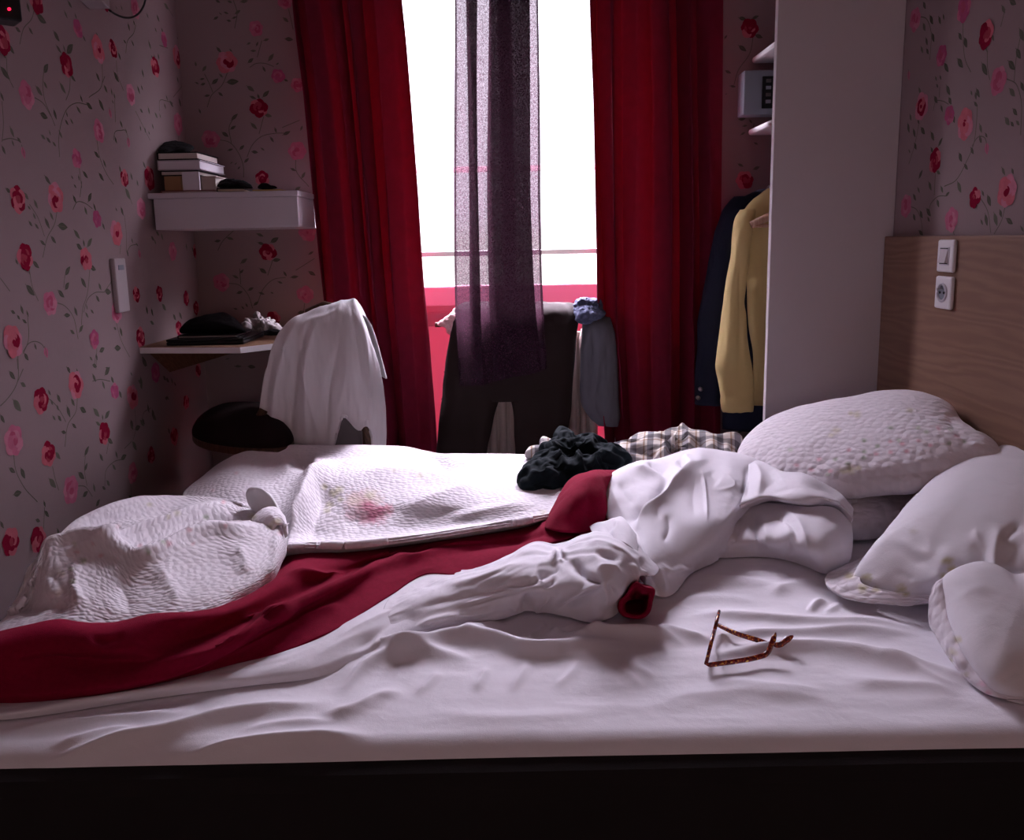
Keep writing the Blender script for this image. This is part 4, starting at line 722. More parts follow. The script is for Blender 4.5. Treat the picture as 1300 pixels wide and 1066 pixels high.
tw = [[(372, 470, Yc+.12), (420, 470, Yc+.13), (470, 470, Yc+.12), (492, 480, Yc+.08)],
      [(388, 400, Yc+.07), (428, 388, Yc+.09), (455, 389, Yc+.08), (470, 410, Yc+.06)],
      [(384, 398, Yc+.03), (404, 389, Yc+.04), (424, 383, Yc+.05), (442, 380, Yc+.055), (452, 381.5, Yc+.05), (461, 400, Yc+.04)],
      [(360, 414, Yc-.01), (384, 408, Yc-.005), (404, 404, Yc), (426, 400, Yc), (446, 400, Yc), (460, 410, Yc+.005), (470, 428, Yc+.02)],
      [(346, 438, Yc-.03), (372, 440, Yc-.03), (396, 440, Yc-.035), (420, 440, Yc-.03), (446, 440, Yc-.03), (466, 444, Yc-.015), (482, 466, Yc+.01)],
      [(337, 470, Yc-.035), (366, 474, Yc-.04), (394, 474, Yc-.04), (420, 474, Yc-.04), (450, 474, Yc-.035), (470, 480, Yc-.02), (488, 503, Yc)],
      [(329, 517, Yc-.04), (360, 518, Yc-.045), (392, 518, Yc-.045), (422, 512, Yc-.045), (450, 512, Yc-.04), (473, 518, Yc-.025), (490, 540, Yc-.005)],
      [(325, 572, Yc-.045), (358, 577, Yc-.05), (390, 577, Yc-.05), (416, 574, Yc-.05), (424, 556, Yc-.048), (428, 541, Yc-.045), (456, 542, Yc-.04), (472, 552, Yc-.03), (476, 568, Yc-.02), (490, 572, Yc-.01)],
      [(322, 612, Yc-.045), (358, 612, Yc-.05), (390, 612, Yc-.05), (414, 600, Yc-.05), (424, 560, Yc-.047), (428.5, 542, Yc-.044), (456, 543, Yc-.039), (472, 553, Yc-.03), (477, 600, Yc-.02), (490, 600, Yc-.01)]]
g = loft(tw, 170, 130, fn=PY)
crumple(g, .07, .0, .06, .003, 90, .03, .12, 12, 3, None, (1, 1, .3))
g.push(.004*fbm(g.V*np.array([26, 26, 5]), 3))
g.strokes([([(384, 395), (366, 430), (352, 480), (345, 560)], 5, 6, .012), ([(400, 395), (385, 430), (372, 500), (368, 575)], 5, 6, -.012), ([(410, 395), (394, 430), (388, 490), (390, 575)], 5, 6, .012), ([(385, 400), (380, 440), (392, 500), (412, 575)], 3, 4, .008), ([(440, 384), (420, 400), (388, 412), (385, 440)], 4, 4, .010), ([(452, 384), (462, 430), (470, 500), (474, 550)], 4, 4, .010), ([(445, 384), (452, 430), (462, 500)], 4, 4, -.008), ([(415, 560), (417, 500), (425, 460), (432, 420)], 4, 4, -.010), ([(350, 440), (340, 490), (336, 560)], 4, 5, -.008), ([(425, 530), (440, 470), (438, 420)], 5, 5, .006), ([(362, 500), (356, 570)], 4, 4, -.006), ([(330, 552), (380, 556), (412, 552)], 3, 3, .002)], None, 1.1, 1.3, 1.4)
tag(gridobj('cardigan', g, M['towel'], thick=.006), 'white knitted cardigan draped over the chair back', 'cardigan')
# ------------------------------------------------------------------ radiator and the clothes drying over it
rd = empty('radiator', (.08, 3.17, 0), label='cream ribbed radiator under the window behind the hung trousers', cat='radiator')
zr = PY(740, 418, 3.16)[2]; xx0 = PY(600, 500, 3.16)[0]; 
for i in range(13):
    x = xx0 + .0385*i
    MB().pipe([(x, 3.165, .12), (x, 3.165, zr-.03), (x, 3.175, zr)], [.014, .014, .006], 14, 1.6).build('rib', M['radiator'], rd, True)
MB().box(xx0-.02, 3.18, .1, xx0+.0385*12+.02, 3.205, zr-.01, .006).build('back_panel', M['radiator'], rd)
for x in (xx0, xx0+.0385*12): MB().pipe([(x, 3.17, .12), (x, 3.17, 0)], .012, 12).build('foot', M['radiator'], rd, True)
Y = 3.10
dr_ = empty('drying_rail', (0, Y, 0), label='thin metal drying rail in front of the window holding clothes', cat='drying rail')
e0, e1 = PY(554.5, 412, Y), PY(790, 404, Y)
MB().pipe([e0, e1], .007, 12).build('bar', M['steel'], dr_, True)
MB().pipe([e0-[.006, 0, 0], e0+[.014, 0, 0]], .0095, 12).build('end_cap', M['chairwood'], dr_, True)
for x in (e0[0]+.06, e1[0]-.02): MB().pipe([(x, Y, e0[2]), (x, Y+.03, 0)], .006, 10).build('upright', M['steel'], dr_, True)
up = tube([(383, 596, 722, Y+.012, .012), (387, 584, 731, Y+.004, .035), (394, 578, 735, Y-.008, .048), (408, 575, 736, Y-.018, .052), (425, 571, 734, Y-.025, .05), (455, 565, 731, Y-.025, .05), (485, 561, 727, Y-.025, .048), (508, 559, 725, Y-.025, .04)], 60, 110, 3)
lg1 = tube([(470, 563, 640, Y-.025, .03), (500, 560, 636, Y-.028, .045), (524, 557, 628, Y-.03, .05), (550, 555, 622, Y-.03, .05), (577, 553.5, 617, Y-.03, .05), (640, 551, 610, Y-.03, .05)], 50, 80, 2.6)
lg2 = tube([(470, 640, 728, Y-.025, .03), (500, 647, 726, Y-.028, .045), (524, 651, 724, Y-.03, .05), (550, 652.5, 721, Y-.03, .05), (577, 653.5, 719, Y-.03, .05), (640, 655, 715, Y-.03, .05)], 50, 80, 2.6)
for g in (up, lg1, lg2): g.push(.006*fbm(g.V*np.array([16, 16, 6]), 3))
up.strokes([([(694, 390), (708, 400), (714, 414), (722, 408), (731, 396)], 4, 4, .012), ([(700, 398), (706, 412), (712, 424)], 4, 4, -.012), ([(716, 388), (720, 402), (714, 420)], 3, 3, .010), ([(590, 400), (600, 440), (596, 500)], 6, 6, .01), ([(660, 400), (664, 450), (660, 500)], 6, 6, -.008)])
for q_, sd in ((up, 13), (lg1, 14), (lg2, 15)): crumple(q_, .04, .02, .08, .004, 60, .04, .12, sd, 3, None, (1, 1, .5))
tag(gridobj('trousers', [up, lg1, lg2], M['trouser']), 'dark brown trousers hung over the rail under the sheer curtain', 'trousers', None)
gr = tube([(402, 741, 775, Y-.02, .02), (415, 738, 778, Y-.03, .035), (440, 738, 782, Y-.035, .04), (472, 737, 784, Y-.035, .042), (500, 737, 785, Y-.035, .042), (516, 739, 786, Y-.035, .04), (530, 750, 786, Y-.035, .036), (541, 760, 784, Y-.035, .025)], 60, 80, 2.2)
gr.push(.006*fbm(gr.V*np.array([24, 24, 8]), 3)); gr.strokes([([(752, 410), (754, 460), (748, 510)], 3, 3, -.016), ([(741, 420), (744, 470), (742, 510)], 3, 3, .010), ([(762, 440), (756, 490), (766, 536)], 3, 3, .010), ([(764, 480), (758, 505), (770, 540)], 3, 3, -.014)])
tag(gridobj('top', gr, M['grey']), 'grey top hanging on the rail beside the right red curtain', 'top')
pl = plane3(PY(740, 395, Y-.045), PY(757, 395, Y-.045), PY(748, 385, Y-.02))
bl = puff([(727, 391), (731, 385), (738, 382), (750, 380.5), (762, 381), (766, 390), (764, 402), (752, 406), (742, 409), (733, 406), (729, 399)], pl, .035, 120, 34)
bl.push(.010*fbm(bl.V*42, 4)); bl.strokes([([(733, 396), (738, 392), (745, 394), (747, 400), (742, 404), (736, 401)], 2, 2, .008), ([(731, 388), (742, 385), (756, 387), (764, 392)], 2, 2, -.012), ([(750, 396), (756, 400), (762, 396)], 2, 2, .01)])
tag(gridobj('bundle', bl, M['blue']), 'rolled slate blue garment on top of the rail beside the curtain', 'garment')
pl = plane3(PY(575, 400, Y-.01), PY(580, 425, Y-.02), PY(560, 415, Y-.01))
pk = puff([(556, 412), (563, 405), (571, 398), (580, 391), (592, 395), (590, 415), (580, 424), (570, 425), (565, 415)], pl, .02, 90, 26); pk.push(.008*fbm(pk.V*40, 4))
tag(gridobj('cloth', pk, M['pinkcloth']), 'pale pink cloth bunched at the left end of the rail', 'cloth')

# ------------------------------------------------------------------ lamp added out of view to brighten the back wall and wardrobe panel
lp = empty('added_fill_lamp', (.1, -1.25, 0), label='added unseen fill lamp shaped as a floor lamp with a round shade at the near end of the room', cat='lamp')
MB().pipe([(.1, -1.25, 0), (.1, -1.25, .02)], .13, 28).build('base', M['black'], lp, True)
MB().pipe([(.1, -1.25, .02), (.1, -1.25, 1.0)], .011, 12).build('pole', M['steel'], lp, True)
MB().pipe([(.1, -1.25, .95), (.1, -1.25, 1.30)], [.19, .15], 36).build('fill_lamp_shade', M['shade'], lp, True)
# ------------------------------------------------------------------ the bed
BX0, BX1, BY0, BY1 = -.955, XR-.04, 1.10, 2.5
bed = empty('bed', ((BX0+BX1)/2, (BY0+BY1)/2, 0), label='wide low bed with dark mattress across the room', cat='bed')
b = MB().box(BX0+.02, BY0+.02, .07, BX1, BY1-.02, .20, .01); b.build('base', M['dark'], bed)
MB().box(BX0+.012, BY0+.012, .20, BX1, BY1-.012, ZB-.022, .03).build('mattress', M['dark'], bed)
for x in (BX0+.1, BX1-.1):
    for y in (BY0+.1, BY1-.1): MB().pipe([(x, y, 0), (x, y, .075)], .025, 12).build('leg', M['chairwood'], bed)
# fitted sheet: a taut cloth with real creases
nx, ny, rad = 560, 400, .045; BY0 = 1.135
xs = np.linspace(BX0, BX1, nx); fl = np.linspace(BY0+rad, BY1, ny)
prof = [(BY0, z) for z in np.linspace(.405, ZB-rad, 8)] + [(BY0+rad*(1-math.cos(a)), ZB-rad*(1-math.sin(a))) for a in np.linspace(.06, math.pi/2, 22)[:-1]] + [(y, ZB) for y in fl]
prof = np.array(prof); X, Yg = np.meshgrid(xs, prof[:, 0]); Z = np.repeat(prof[:, 1:2], nx, 1)
e = np.clip(np.minimum(np.minimum(X-BX0, BX1+.06-X), BY1-Yg)/.06, 0, 1); Z = Z - .03*(1-np.sqrt(np.maximum(0, 1-(1-e)**2)))
P3 = np.stack([X, Yg, Z], 2); e2 = np.clip((Yg-BY0)/.08, 0, 1)
Z = Z + (.0022*fbm(P3*np.array([5, 14, 5]), 4) - .0030*abs(vnoise(P3*np.array([3.0, 11, 3]))) - .0018*abs(vnoise(P3*np.array([7, 22, 3])+5)))*e2
Yg = Yg - .004*vnoise(P3*np.array([3, 3, 3]))*(1-e2)
gs = G(np.stack([X, Yg, Z], 2)); UPV = (0, 0, 1)
gs.strokes([
 ([(395, 862), (420, 858), (435, 855), (450, 839), (481, 826), (510, 830), (535, 826), (565, 816), (600, 813), (631, 818), (665, 829), (708, 829), (746, 822), (785, 818), (808, 819), (823, 826)], 12, 8, .016),
 ([(719, 824), (746, 806), (785, 804), (831, 805), (861, 816), (880, 822)], 8, 6, .010),
 ([(831, 798), (865, 806), (905, 816)], 7, 6, .008),
 ([(420, 882), (440, 872), (458, 853), (508, 832), (560, 834), (610, 838)], 9, 7, .010),
 ([(400, 908), (438, 905), (477, 889), (520, 876)], 10, 7, .007),
 ([(621, 845), (612, 862), (600, 880)], 6, 6, .004), ([(673, 840), (660, 860), (648, 880)], 6, 6, .004), ([(560, 850), (545, 868), (525, 884)], 6, 6, .004), ([(740, 838), (722, 858), (700, 876)], 6, 6, .003), ([(795, 832), (812, 850), (835, 862)], 6, 5, .004), ([(775, 838), (800, 858), (818, 874)], 5, 5, .003),
 ([(0, 932), (60, 922), (110, 918), (197, 910), (260, 900)], 8, 7, .006),
 ([(40, 972), (71, 965), (157, 942), (220, 930), (276, 914), (340, 904), (400, 895), (440, 888)], 11, 7, .011), ([(220, 968), (236, 962), (315, 944), (400, 936), (480, 934)], 9, 8, .007),
 ([(60, 950), (120, 935), (180, 926)], 7, 6, .005), ([(300, 930), (360, 920), (430, 916)], 7, 6, .004),
 ([(850, 785), (900, 782), (960, 786), (1000, 789), (1049, 793), (1122, 794), (1180, 802)], 10, 5, .008),
 ([(880, 812), (940, 806), (1000, 806), (1098, 802), (1150, 806), (1190, 812)], 8, 6, .007),
 ([(870, 838), (930, 832), (1000, 824), (1022, 824), (1061, 826), (1102, 832), (1146, 848), (1195, 867), (1245, 876)], 10, 7, .011),
 ([(1100, 836), (1135, 842), (1171, 848), (1220, 862), (1250, 874)], 7, 6, .007), ([(1060, 858), (1110, 868), (1170, 872), (1230, 884)], 9, 8, .005),
 ([(1024, 781), (1030, 774), (1037, 766), (1051, 763)], 4, 4, .006), ([(1045, 782), (1060, 772), (1072, 766)], 4, 4, .004),
 ([(860, 742), (900, 735), (960, 742), (1010, 752)], 9, 8, .006), ([(850, 762), (900, 760), (970, 766)], 8, 7, .004), ([(1040, 735), (1000, 745), (970, 760)], 8, 8, .005),
 ([(640, 790), (610, 800), (580, 812)], 7, 6, .006), ([(690, 786), (690, 800), (660, 815)], 5, 6, .006), ([(735, 790), (715, 803), (690, 812)], 6, 6, .006), ([(690, 800), (715, 812), (760, 812)], 6, 5, .006), ([(770, 790), (760, 800), (735, 812)], 5, 5, .004),
 ([(520, 905), (640, 912), (780, 908)], 14, 12, .003), ([(800, 895), (950, 880), (1100, 900)], 14, 12, .004), ([(900, 860), (960, 872), (1060, 880)], 9, 9, .004),
], UPV, .85, 1.85, 1.5)
mk = np.clip((gs.V[..., 1]-BY0-.03)/.12, 0, 1)*np.clip(np.minimum(gs.V[..., 0]-BX0, BX1-gs.V[..., 0])/.1, 0, 1); crumple(gs, .0, .012, .05, .003, 60, .05, .10, 9, 0, mk, (.45, 1.6, 1))
sh = gridobj('fitted_sheet', gs, M['sheet'], thick=.002); tag(sh, 'creased white fitted sheet stretched over the mattress', 'sheet')
# ---------------- quilt
HX = -150
def overfoot(g, xb=-.955):
    # cloth past the foot of the bed hangs down over it
    k = np.maximum(0, xb-g.V[..., 0]); g.V[..., 2] -= 1.6*k*np.clip(k/.03, 0, 1); g.V[..., 0] = np.where(k > 0, xb-.22*k, g.V[..., 0])
body = loft([
 [(292, 584, .06), (310, 575, .1), (345, 569, .115), (400, 566, .12), (480, 566, .12), (520, 569, .11), (545, 574, .1), (600, 577, .09), (660, 578, .085), (740, 580, .08), (840, 584, .08)],
 [(256, 606, .06), (290, 590, .1), (340, 585, .10), (385, 588, .092), (430, 583, .118), (500, 584, .115), (560, 591, .09), (610, 592, .09), (670, 592, .085), (750, 595, .08), (840, 600, .08)],
 [(232, 628, .05), (290, 608, .1), (345, 606, .1), (400, 602, .115), (430, 601, .12), (480, 610, .11), (540, 612, .1), (600, 612, .095), (660, 612, .09), (740, 612, .085), (840, 616, .08)],
 [(250, 655, .06), (345, 640, .09), (385, 640, .09), (420, 640, .082), (470, 640, .085), (540, 640, .088), (600, 638, .09), (660, 632, .09), (700, 628, .085), (770, 630, .08), (840, 632, .075)],
 [(280, 700, .05), (345, 690, .05), (375, 685, .05), (440, 684, .045), (520, 677, .05), (600, 666, .058), (650, 660, .068), (700, 652, .075), (770, 650, .08), (840, 650, .075)],
 [(285, 708, .05), (345, 700, .055), (375, 692, .07), (440, 691, .08), (520, 683, .086), (600, 671, .09), (660, 662, .088), (705, 655, .08), (770, 655, .07), (840, 655, .07)],
 [(290, 714, .01), (350, 709, .01), (380, 708, .015), (440, 706, .02), (520, 695, .02), (600, 685, .02), (660, 673, .02), (710, 662, .02), (770, 662, .02), (840, 662, .02)]], 330, 190, backs=1, bdy=.05, bdz=-.2)
body.push(.003*fbm(body.V*9, 3))
body.strokes([
 ([(364, 700), (369, 684), (375, 662), (382, 645), (391, 624), (403, 606), (418, 598), (434, 599)], 13, 10, .045),
 ([(395, 690), (400, 660), (410, 632), (424, 616)], 10, 14, -.022),
 ([(366, 572), (378, 582), (390, 594), (397, 606)], 9, 8, -.022), ([(352, 575), (362, 590), (372, 604)], 8, 8, .01), ([(410, 572), (402, 585), (400, 600)], 10, 8, .008),
 ([(545, 572), (556, 584), (572, 596), (600, 604), (640, 606)], 8, 8, -.014), ([(440, 606), (490, 600), (540, 604), (580, 612), (620, 614)], 8, 9, .016),
 ([(505, 650), (540, 636), (580, 624), (620, 616)], 9, 9, .012), ([(520, 662), (570, 648), (620, 636), (660, 630)], 8, 8, -.008), ([(560, 662), (620, 648), (680, 640)], 8, 7, .008), ([(430, 665), (470, 655), (520, 640)], 12, 10, -.010)], None, 1.05, 1.1, 1.4)
flop = loft([
 [(HX, 790, .02), (0, 763, .05), (22, 750, .07), (41, 716, .11), (58, 690, .12), (100, 665, .125), (150, 642, .13), (190, 633, .115), (230, 628, .1), (262, 631, .1), (283, 634, .1), (312, 642, .1), (335, 648, .1)],
 [(HX, 792, .025), (0, 766, .05), (26, 752, .07), (50, 712, .11), (75, 690, .115), (118, 672, .118), (165, 652, .115), (205, 645, .105), (235, 640, .1), (268, 640, .1), (295, 639, .1), (318, 647, .1), (340, 652, .1)],
 [(HX, 795, .03), (0, 770, .05), (30, 755, .07), (58, 714, .11), (90, 700, .11), (142, 689, .108), (177, 674, .108), (216, 661, .108), (252, 649, .108), (283, 642, .106), (318, 651, .1), (345, 655, .1)],
 [(HX, 797, .03), (0, 772, .05), (33, 756, .07), (56, 706, .118), (86, 691, .122), (120, 691, .122), (150, 700, .1), (175, 702, .09), (200, 692, .092), (238, 672, .098), (268, 664, .1), (307, 660, .1), (335, 660, .1), (352, 655, .1)],
 [(HX, 800, .03), (0, 775, .05), (35, 757, .07), (52, 697, .13), (83, 685, .14), (114, 685, .14), (138, 695, .135), (169, 713, .12), (195, 707, .125), (236, 685, .13), (268, 676, .13), (307, 674, .125), (335, 668, .12), (352, 653, .115), (363, 662, .1)],
 [(HX, 805, .02), (0, 785, .04), (38, 765, .06), (58, 735, .1), (90, 725, .11), (120, 728, .11), (150, 738, .105), (180, 744, .1), (210, 738, .102), (240, 726, .105), (270, 716, .105), (310, 708, .105), (340, 699, .1), (358, 684, .1), (366, 675, .08)],
 [(HX, 812, .03), (0, 800, .05), (40, 785, .07), (75, 772, .085), (110, 768, .09), (150, 772, .09), (190, 772, .09), (230, 766, .09), (265, 757, .09), (300, 746, .085), (335, 728, .083), (356, 710, .083), (365, 690, .077)],
 [(HX, 826, .05), (0, 822, .06), (40, 809, .07), (75, 802, .075), (120, 801, .075), (160, 801, .075), (200, 796, .075), (240, 792, .072), (272, 783, .065), (300, 767, .06), (335, 746, .055), (353, 728, .055), (363, 704, .055)]], 300, 170, backs=1, bdy=.05, bdz=-.1)
flop.push(.003*fbm(flop.V*9, 3))
flop.strokes([([(45, 712), (55, 694), (84, 683), (114, 683), (138, 693), (169, 712), (195, 706), (236, 685), (268, 675), (307, 673), (335, 667), (352, 652)], 9, 5, .022), ([(60, 712), (95, 697), (142, 688), (177, 673), (216, 661), (252, 648), (283, 641), (310, 646)], 6, 5, .016), ([(185, 699), (215, 688), (240, 672), (270, 662), (305, 658)], 7, 5, -.016), ([(100, 676), (150, 655), (200, 650), (240, 643)], 6, 6, -.010), ([(60, 690), (100, 665), (150, 642), (190, 633), (230, 628)], 5, 5, .010),
 ([(200, 715), (215, 745), (235, 770)], 14, 14, .008), ([(150, 720), (158, 750), (165, 780)], 14, 14, -.008), ([(90, 705), (98, 740), (100, 780)], 14, 12, .008), ([(300, 690), (310, 715), (312, 735)], 12, 12, .008), ([(20, 780), (60, 765), (95, 770)], 9, 9, -.012), ([(60, 720), (75, 742), (95, 752)], 8, 8, -.008), ([(50, 735), (85, 745), (110, 770)], 7, 7, .006)], None, .95, 1.25, 1.4)
flap = loft([[(346, 674, .085), (326, 652, .1), (314, 637, .118), (312, 626, .14), (318, 618, .158), (324, 617.5, .16)], [(352, 668, .095), (338, 650, .112), (328, 638, .128), (322, 627, .15), (324, 619, .166), (328, 618.5, .166)], [(361, 668, .1), (355, 650, .118), (346, 636, .138), (338, 626, .155), (331, 619.5, .165), (329, 619, .165)]], 40, 24, by='c')
cuff = loft([[(318, 672, .1), (322, 654, .115), (334, 645, .128), (350, 643, .128), (362, 655, .11)], [(330, 680, .1), (334, 662, .125), (343, 654, .138), (354, 652, .136), (365, 668, .11)], [(344, 688, .095), (346, 672, .115), (352, 664, .125), (360, 664, .12), (366, 680, .1)]], 40, 20, by='c')
BL = [(462, 640, 24, (.80, .42, .46)), (478, 652, 17, (.74, .24, .34)), (466, 640, 9, (.66, .22, .3)), (484, 648, 6, (.62, .18, .28)), (470, 658, 6, (.66, .2, .3)), (450, 634, 12, (.9, .8, .66)), (470, 628, 10, (.82, .82, .6)), (447, 655, 9, (.94, .72, .74)), (492, 645, 8, (.88, .42, .5)), (480, 634, 8, (.93, .84, .74)), (462, 660, 8, (.9, .55, .6)),
      (424, 626, 7, (.72, .72, .46)), (431, 621, 6, (.72, .72, .46)), (412, 618, 5, (.76, .76, .52)), (419, 640, 6, (.74, .74, .48)), (415, 648, 5, (.78, .78, .55)), (432, 634, 5, (.74, .74, .5)), (533, 603, 5, (.78, .78, .6)), (500, 597, 4, (.86, .86, .72)),
      (536, 690, 8, (.78, .78, .62)), (605, 674, 6, (.84, .84, .7)), (615, 601, 7, (.9, .86, .76)), (690, 650, 5, (.84, .82, .66)), (225, 651, 5, (.82, .82, .62)), (214, 656, 4, (.78, .78, .56)), (262, 656, 4, (.5, .62, .42)), (240, 672, 4, (.84, .5, .52)), (214, 690, 5, (.84, .45, .5)), (207, 688, 4, (.5, .66, .45)), (188, 700, 4, (.5, .62, .42)), (178, 692, 4, (.88, .6, .62)), (106, 712, 5, (.52, .66, .46)), (98, 700, 4, (.88, .6, .62)), (90, 722, 4, (.52, .66, .46)), (128, 705, 4, (.88, .6, .62)), (78, 728, 6, (.8, .8, .66)), (75, 752, 7, (.86, .82, .7)), (118, 690, 3.5, (.86, .55, .58)), (150, 668, 3.5, (.86, .7, .7)), (190, 640, 4, (.82, .82, .64)), (320, 655, 7, (.72, .74, .5)), (352, 662, 7, (.74, .74, .52)), (356, 676, 5, (.9, .68, .7)), (344, 668, 5, (.78, .78, .58)), (286, 668, 3.5, (.86, .5, .52)), (300, 600, 3, (.92, .74, .76)), (270, 622, 3, (.9, .72, .74)), (320, 590, 3, (.92, .78, .78)), (92, 738, 5, (.62, .72, .5)), (284, 637, 3.5, (.88, .55, .58)), (245, 690, 3, (.9, .66, .68)), (95, 690, 4, (.7, .74, .56))]
def blobs(BLs, jit=.35, dots=None):
    def fnc(V):
        c = np.ones((len(V), 4)); x, y = proj(V); nz = vnoise(V*160)*jit
        for bx, by, r, col_ in BLs:
            w = np.clip(1.25-(np.hypot((x-bx), (y-by)*1.25)/r) + nz, 0, 1)[:, None]*.85; c[:, :3] = c[:, :3]*(1-w)+np.array(col_)*w
        return c
    return fnc
overfoot(flop, -.99)
tag(gridobj('quilt', [body, flop, flap, cuff], [M['quilt'], M['quiltback']], thick=.009, colfn=blobs(BL), mis=[0, 0, 1, 0]), 'white quilted bedspread with rose and leaf print thrown back over the bed', 'quilt')
# ---------------- red blanket
bl = loft([
 [(HX, 805, .03), (0, 800, .03), (75, 786, .03), (150, 788, .03), (200, 784, .03), (272, 772, .03), (310, 755, .03), (345, 732, .028), (365, 704, .025), (430, 698, .025), (520, 688, .03), (600, 678, .03), (660, 668, .035), (705, 655, .05), (740, 645, .06)],
 [(HX, 832, .09), (0, 818, .098), (30, 806, .105), (75, 796, .108), (112, 804, .1), (150, 803, .1), (188, 790, .105), (240, 788, .1), (272, 785, .092), (300, 776, .08), (345, 752, .068), (385, 731, .062), (430, 716, .058), (490, 704, .056), (523, 700, .056), (572, 690, .058), (650, 680, .062), (690, 675, .07), (730, 666, .085), (760, 662, .09)],
 [(HX, 846, .07), (0, 838, .076), (75, 822, .084), (150, 822, .084), (230, 812, .066), (300, 794, .050), (345, 772, .042), (400, 744, .040), (450, 723, .042), (490, 710, .046), (523, 705, .046), (572, 696, .052), (650, 686, .058), (700, 679, .068), (735, 672, .08), (758, 668, .085)],
 [(HX, 866, .04), (0, 860, .046), (75, 850, .05), (150, 848, .05), (230, 836, .058), (300, 812, .062), (345, 785, .066), (400, 757, .068), (450, 733, .066), (490, 713, .062), (523, 709.5, .058), (572, 698, .058), (650, 689, .062), (690, 684, .068), (725, 678, .078), (755, 674, .08)],
 [(HX, 882, .026), (0, 880, .028), (100, 876, .03), (163, 868, .033), (236, 846, .038), (300, 820, .04), (345, 798, .043), (400, 770, .048), (450, 745, .05), (490, 728, .05), (530, 718, .053), (572, 710, .055), (607, 708, .056), (650, 698, .06), (690, 690, .066), (720, 683, .072), (752, 678, .075)],
 [(HX, 893, .008), (0, 892, .008), (100, 889, .008), (180, 873, .01), (232, 861, .012), (300, 842, .015), (360, 826, .02), (430, 797, .03), (496, 755, .038), (539, 728, .046), (572, 730, .045), (607, 730, .045), (650, 710, .05), (690, 697, .055), (715, 688, .06), (750, 682, .065)]], 300, 130)
bl.push(.0025*fbm(bl.V*14, 3)); crumple2(bl, 6, .01, .025, .14, .005, 100, .02, .1, 8, 2)
bl.strokes([([(120, 876), (163, 869), (236, 847), (290, 819), (343, 785.5), (400, 757), (450, 733), (490, 712), (523, 709), (560, 700)], 3.5, 4.5, .011),
 ([(112, 800), (125, 812), (140, 812), (160, 800)], 8, 8, -.006), ([(360, 728), (390, 728), (420, 731), (440, 727)], 4, 4, .012), ([(300, 784), (350, 783), (380, 768)], 4, 4, .010), ([(430, 722), (490, 706), (523, 709), (572, 694), (650, 686)], 3.5, 4, .010), ([(570, 700), (620, 692), (690, 680)], 4, 5, -.008),
 ([(0, 845), (60, 838), (140, 842), (220, 830)], 9, 9, -.014), ([(370, 790), (410, 775), (440, 768)], 7, 7, .008), ([(280, 835), (340, 808), (400, 780)], 7, 7, .006), ([(690, 688), (690, 668), (705, 664), (714, 672)], 3, 3, .010), ([(714, 672), (735, 664), (752, 668)], 3, 4, .010), ([(720, 680), (735, 674), (752, 676)], 3, 3, -.008)], None, .95, 1.25, 1.3)

pk = loft([
 [(688, 668, .06), (702, 643, .1), (713, 623, .12), (724, 608, .14), (735, 601, .15), (747, 597.5, .155), (765, 596.5, .14), (786, 596, .12)],
 [(700, 672, .085), (714, 648, .118), (727, 629, .145), (738, 614, .163), (748, 605, .17), (757, 601.5, .165), (770, 599, .148), (787, 598, .122)],
 [(722, 674, .09), (732, 651, .118), (743, 631, .148), (751, 615, .163), (757, 607, .168), (763, 604, .162), (774, 602, .145), (788, 600, .12)],
 [(748, 674, .085), (755, 657, .1), (761, 639, .128), (763, 623, .148), (765.5, 612, .153), (770, 607, .15), (778, 604, .138), (789, 602, .118)],
 [(770, 668, .05), (774, 655, .052), (776, 638, .062), (775, 622, .08), (777, 612, .1), (781, 608, .108), (786, 606, .108), (790, 604, .105)]], 90, 60, by='c')
pk.push(.0025*fbm(pk.V*16, 3)); pk.strokes([([(744, 668), (750, 640), (748, 615)], 5, 5, -.010), ([(715, 668), (728, 640), (738, 616)], 6, 6, .006)])
cx, cy = 808, 764; Yr = 1.515
def ringpts(k, dY, dx=0, dy=0): return [PY(cx+dx+(x-cx)*k, cy+dy+(y-cy)*k, Yr+dY) for x, y in smooth_closed([(784.5, 772), (786, 762), (794, 755), (800, 744), (808, 738), (819, 744), (831, 747), (829, 763), (824, 779), (818, 784), (801, 785), (789, 781)], 60)]
rl = G(np.array([ringpts(.9, .16, -6, -6), ringpts(.98, .06, -3, -3), ringpts(1.0, .02), ringpts(.985, .002), ringpts(.92, -.004), ringpts(.74, 0), ringpts(.64, .012, 0, 2), ringpts(.58, .05, 0, 2), ringpts(.5, .1, -2, 2), ringpts(.02, .11, -2, 2)]), True).orient()
rl.V[..., 2] = np.maximum(rl.V[..., 2], ZB+.004)
overfoot(bl, -.975)
tag(gridobj('blanket', [bl, pk, rl], M['red'], thick=.005), 'crumpled dark red wool blanket lying across the bed', 'blanket')
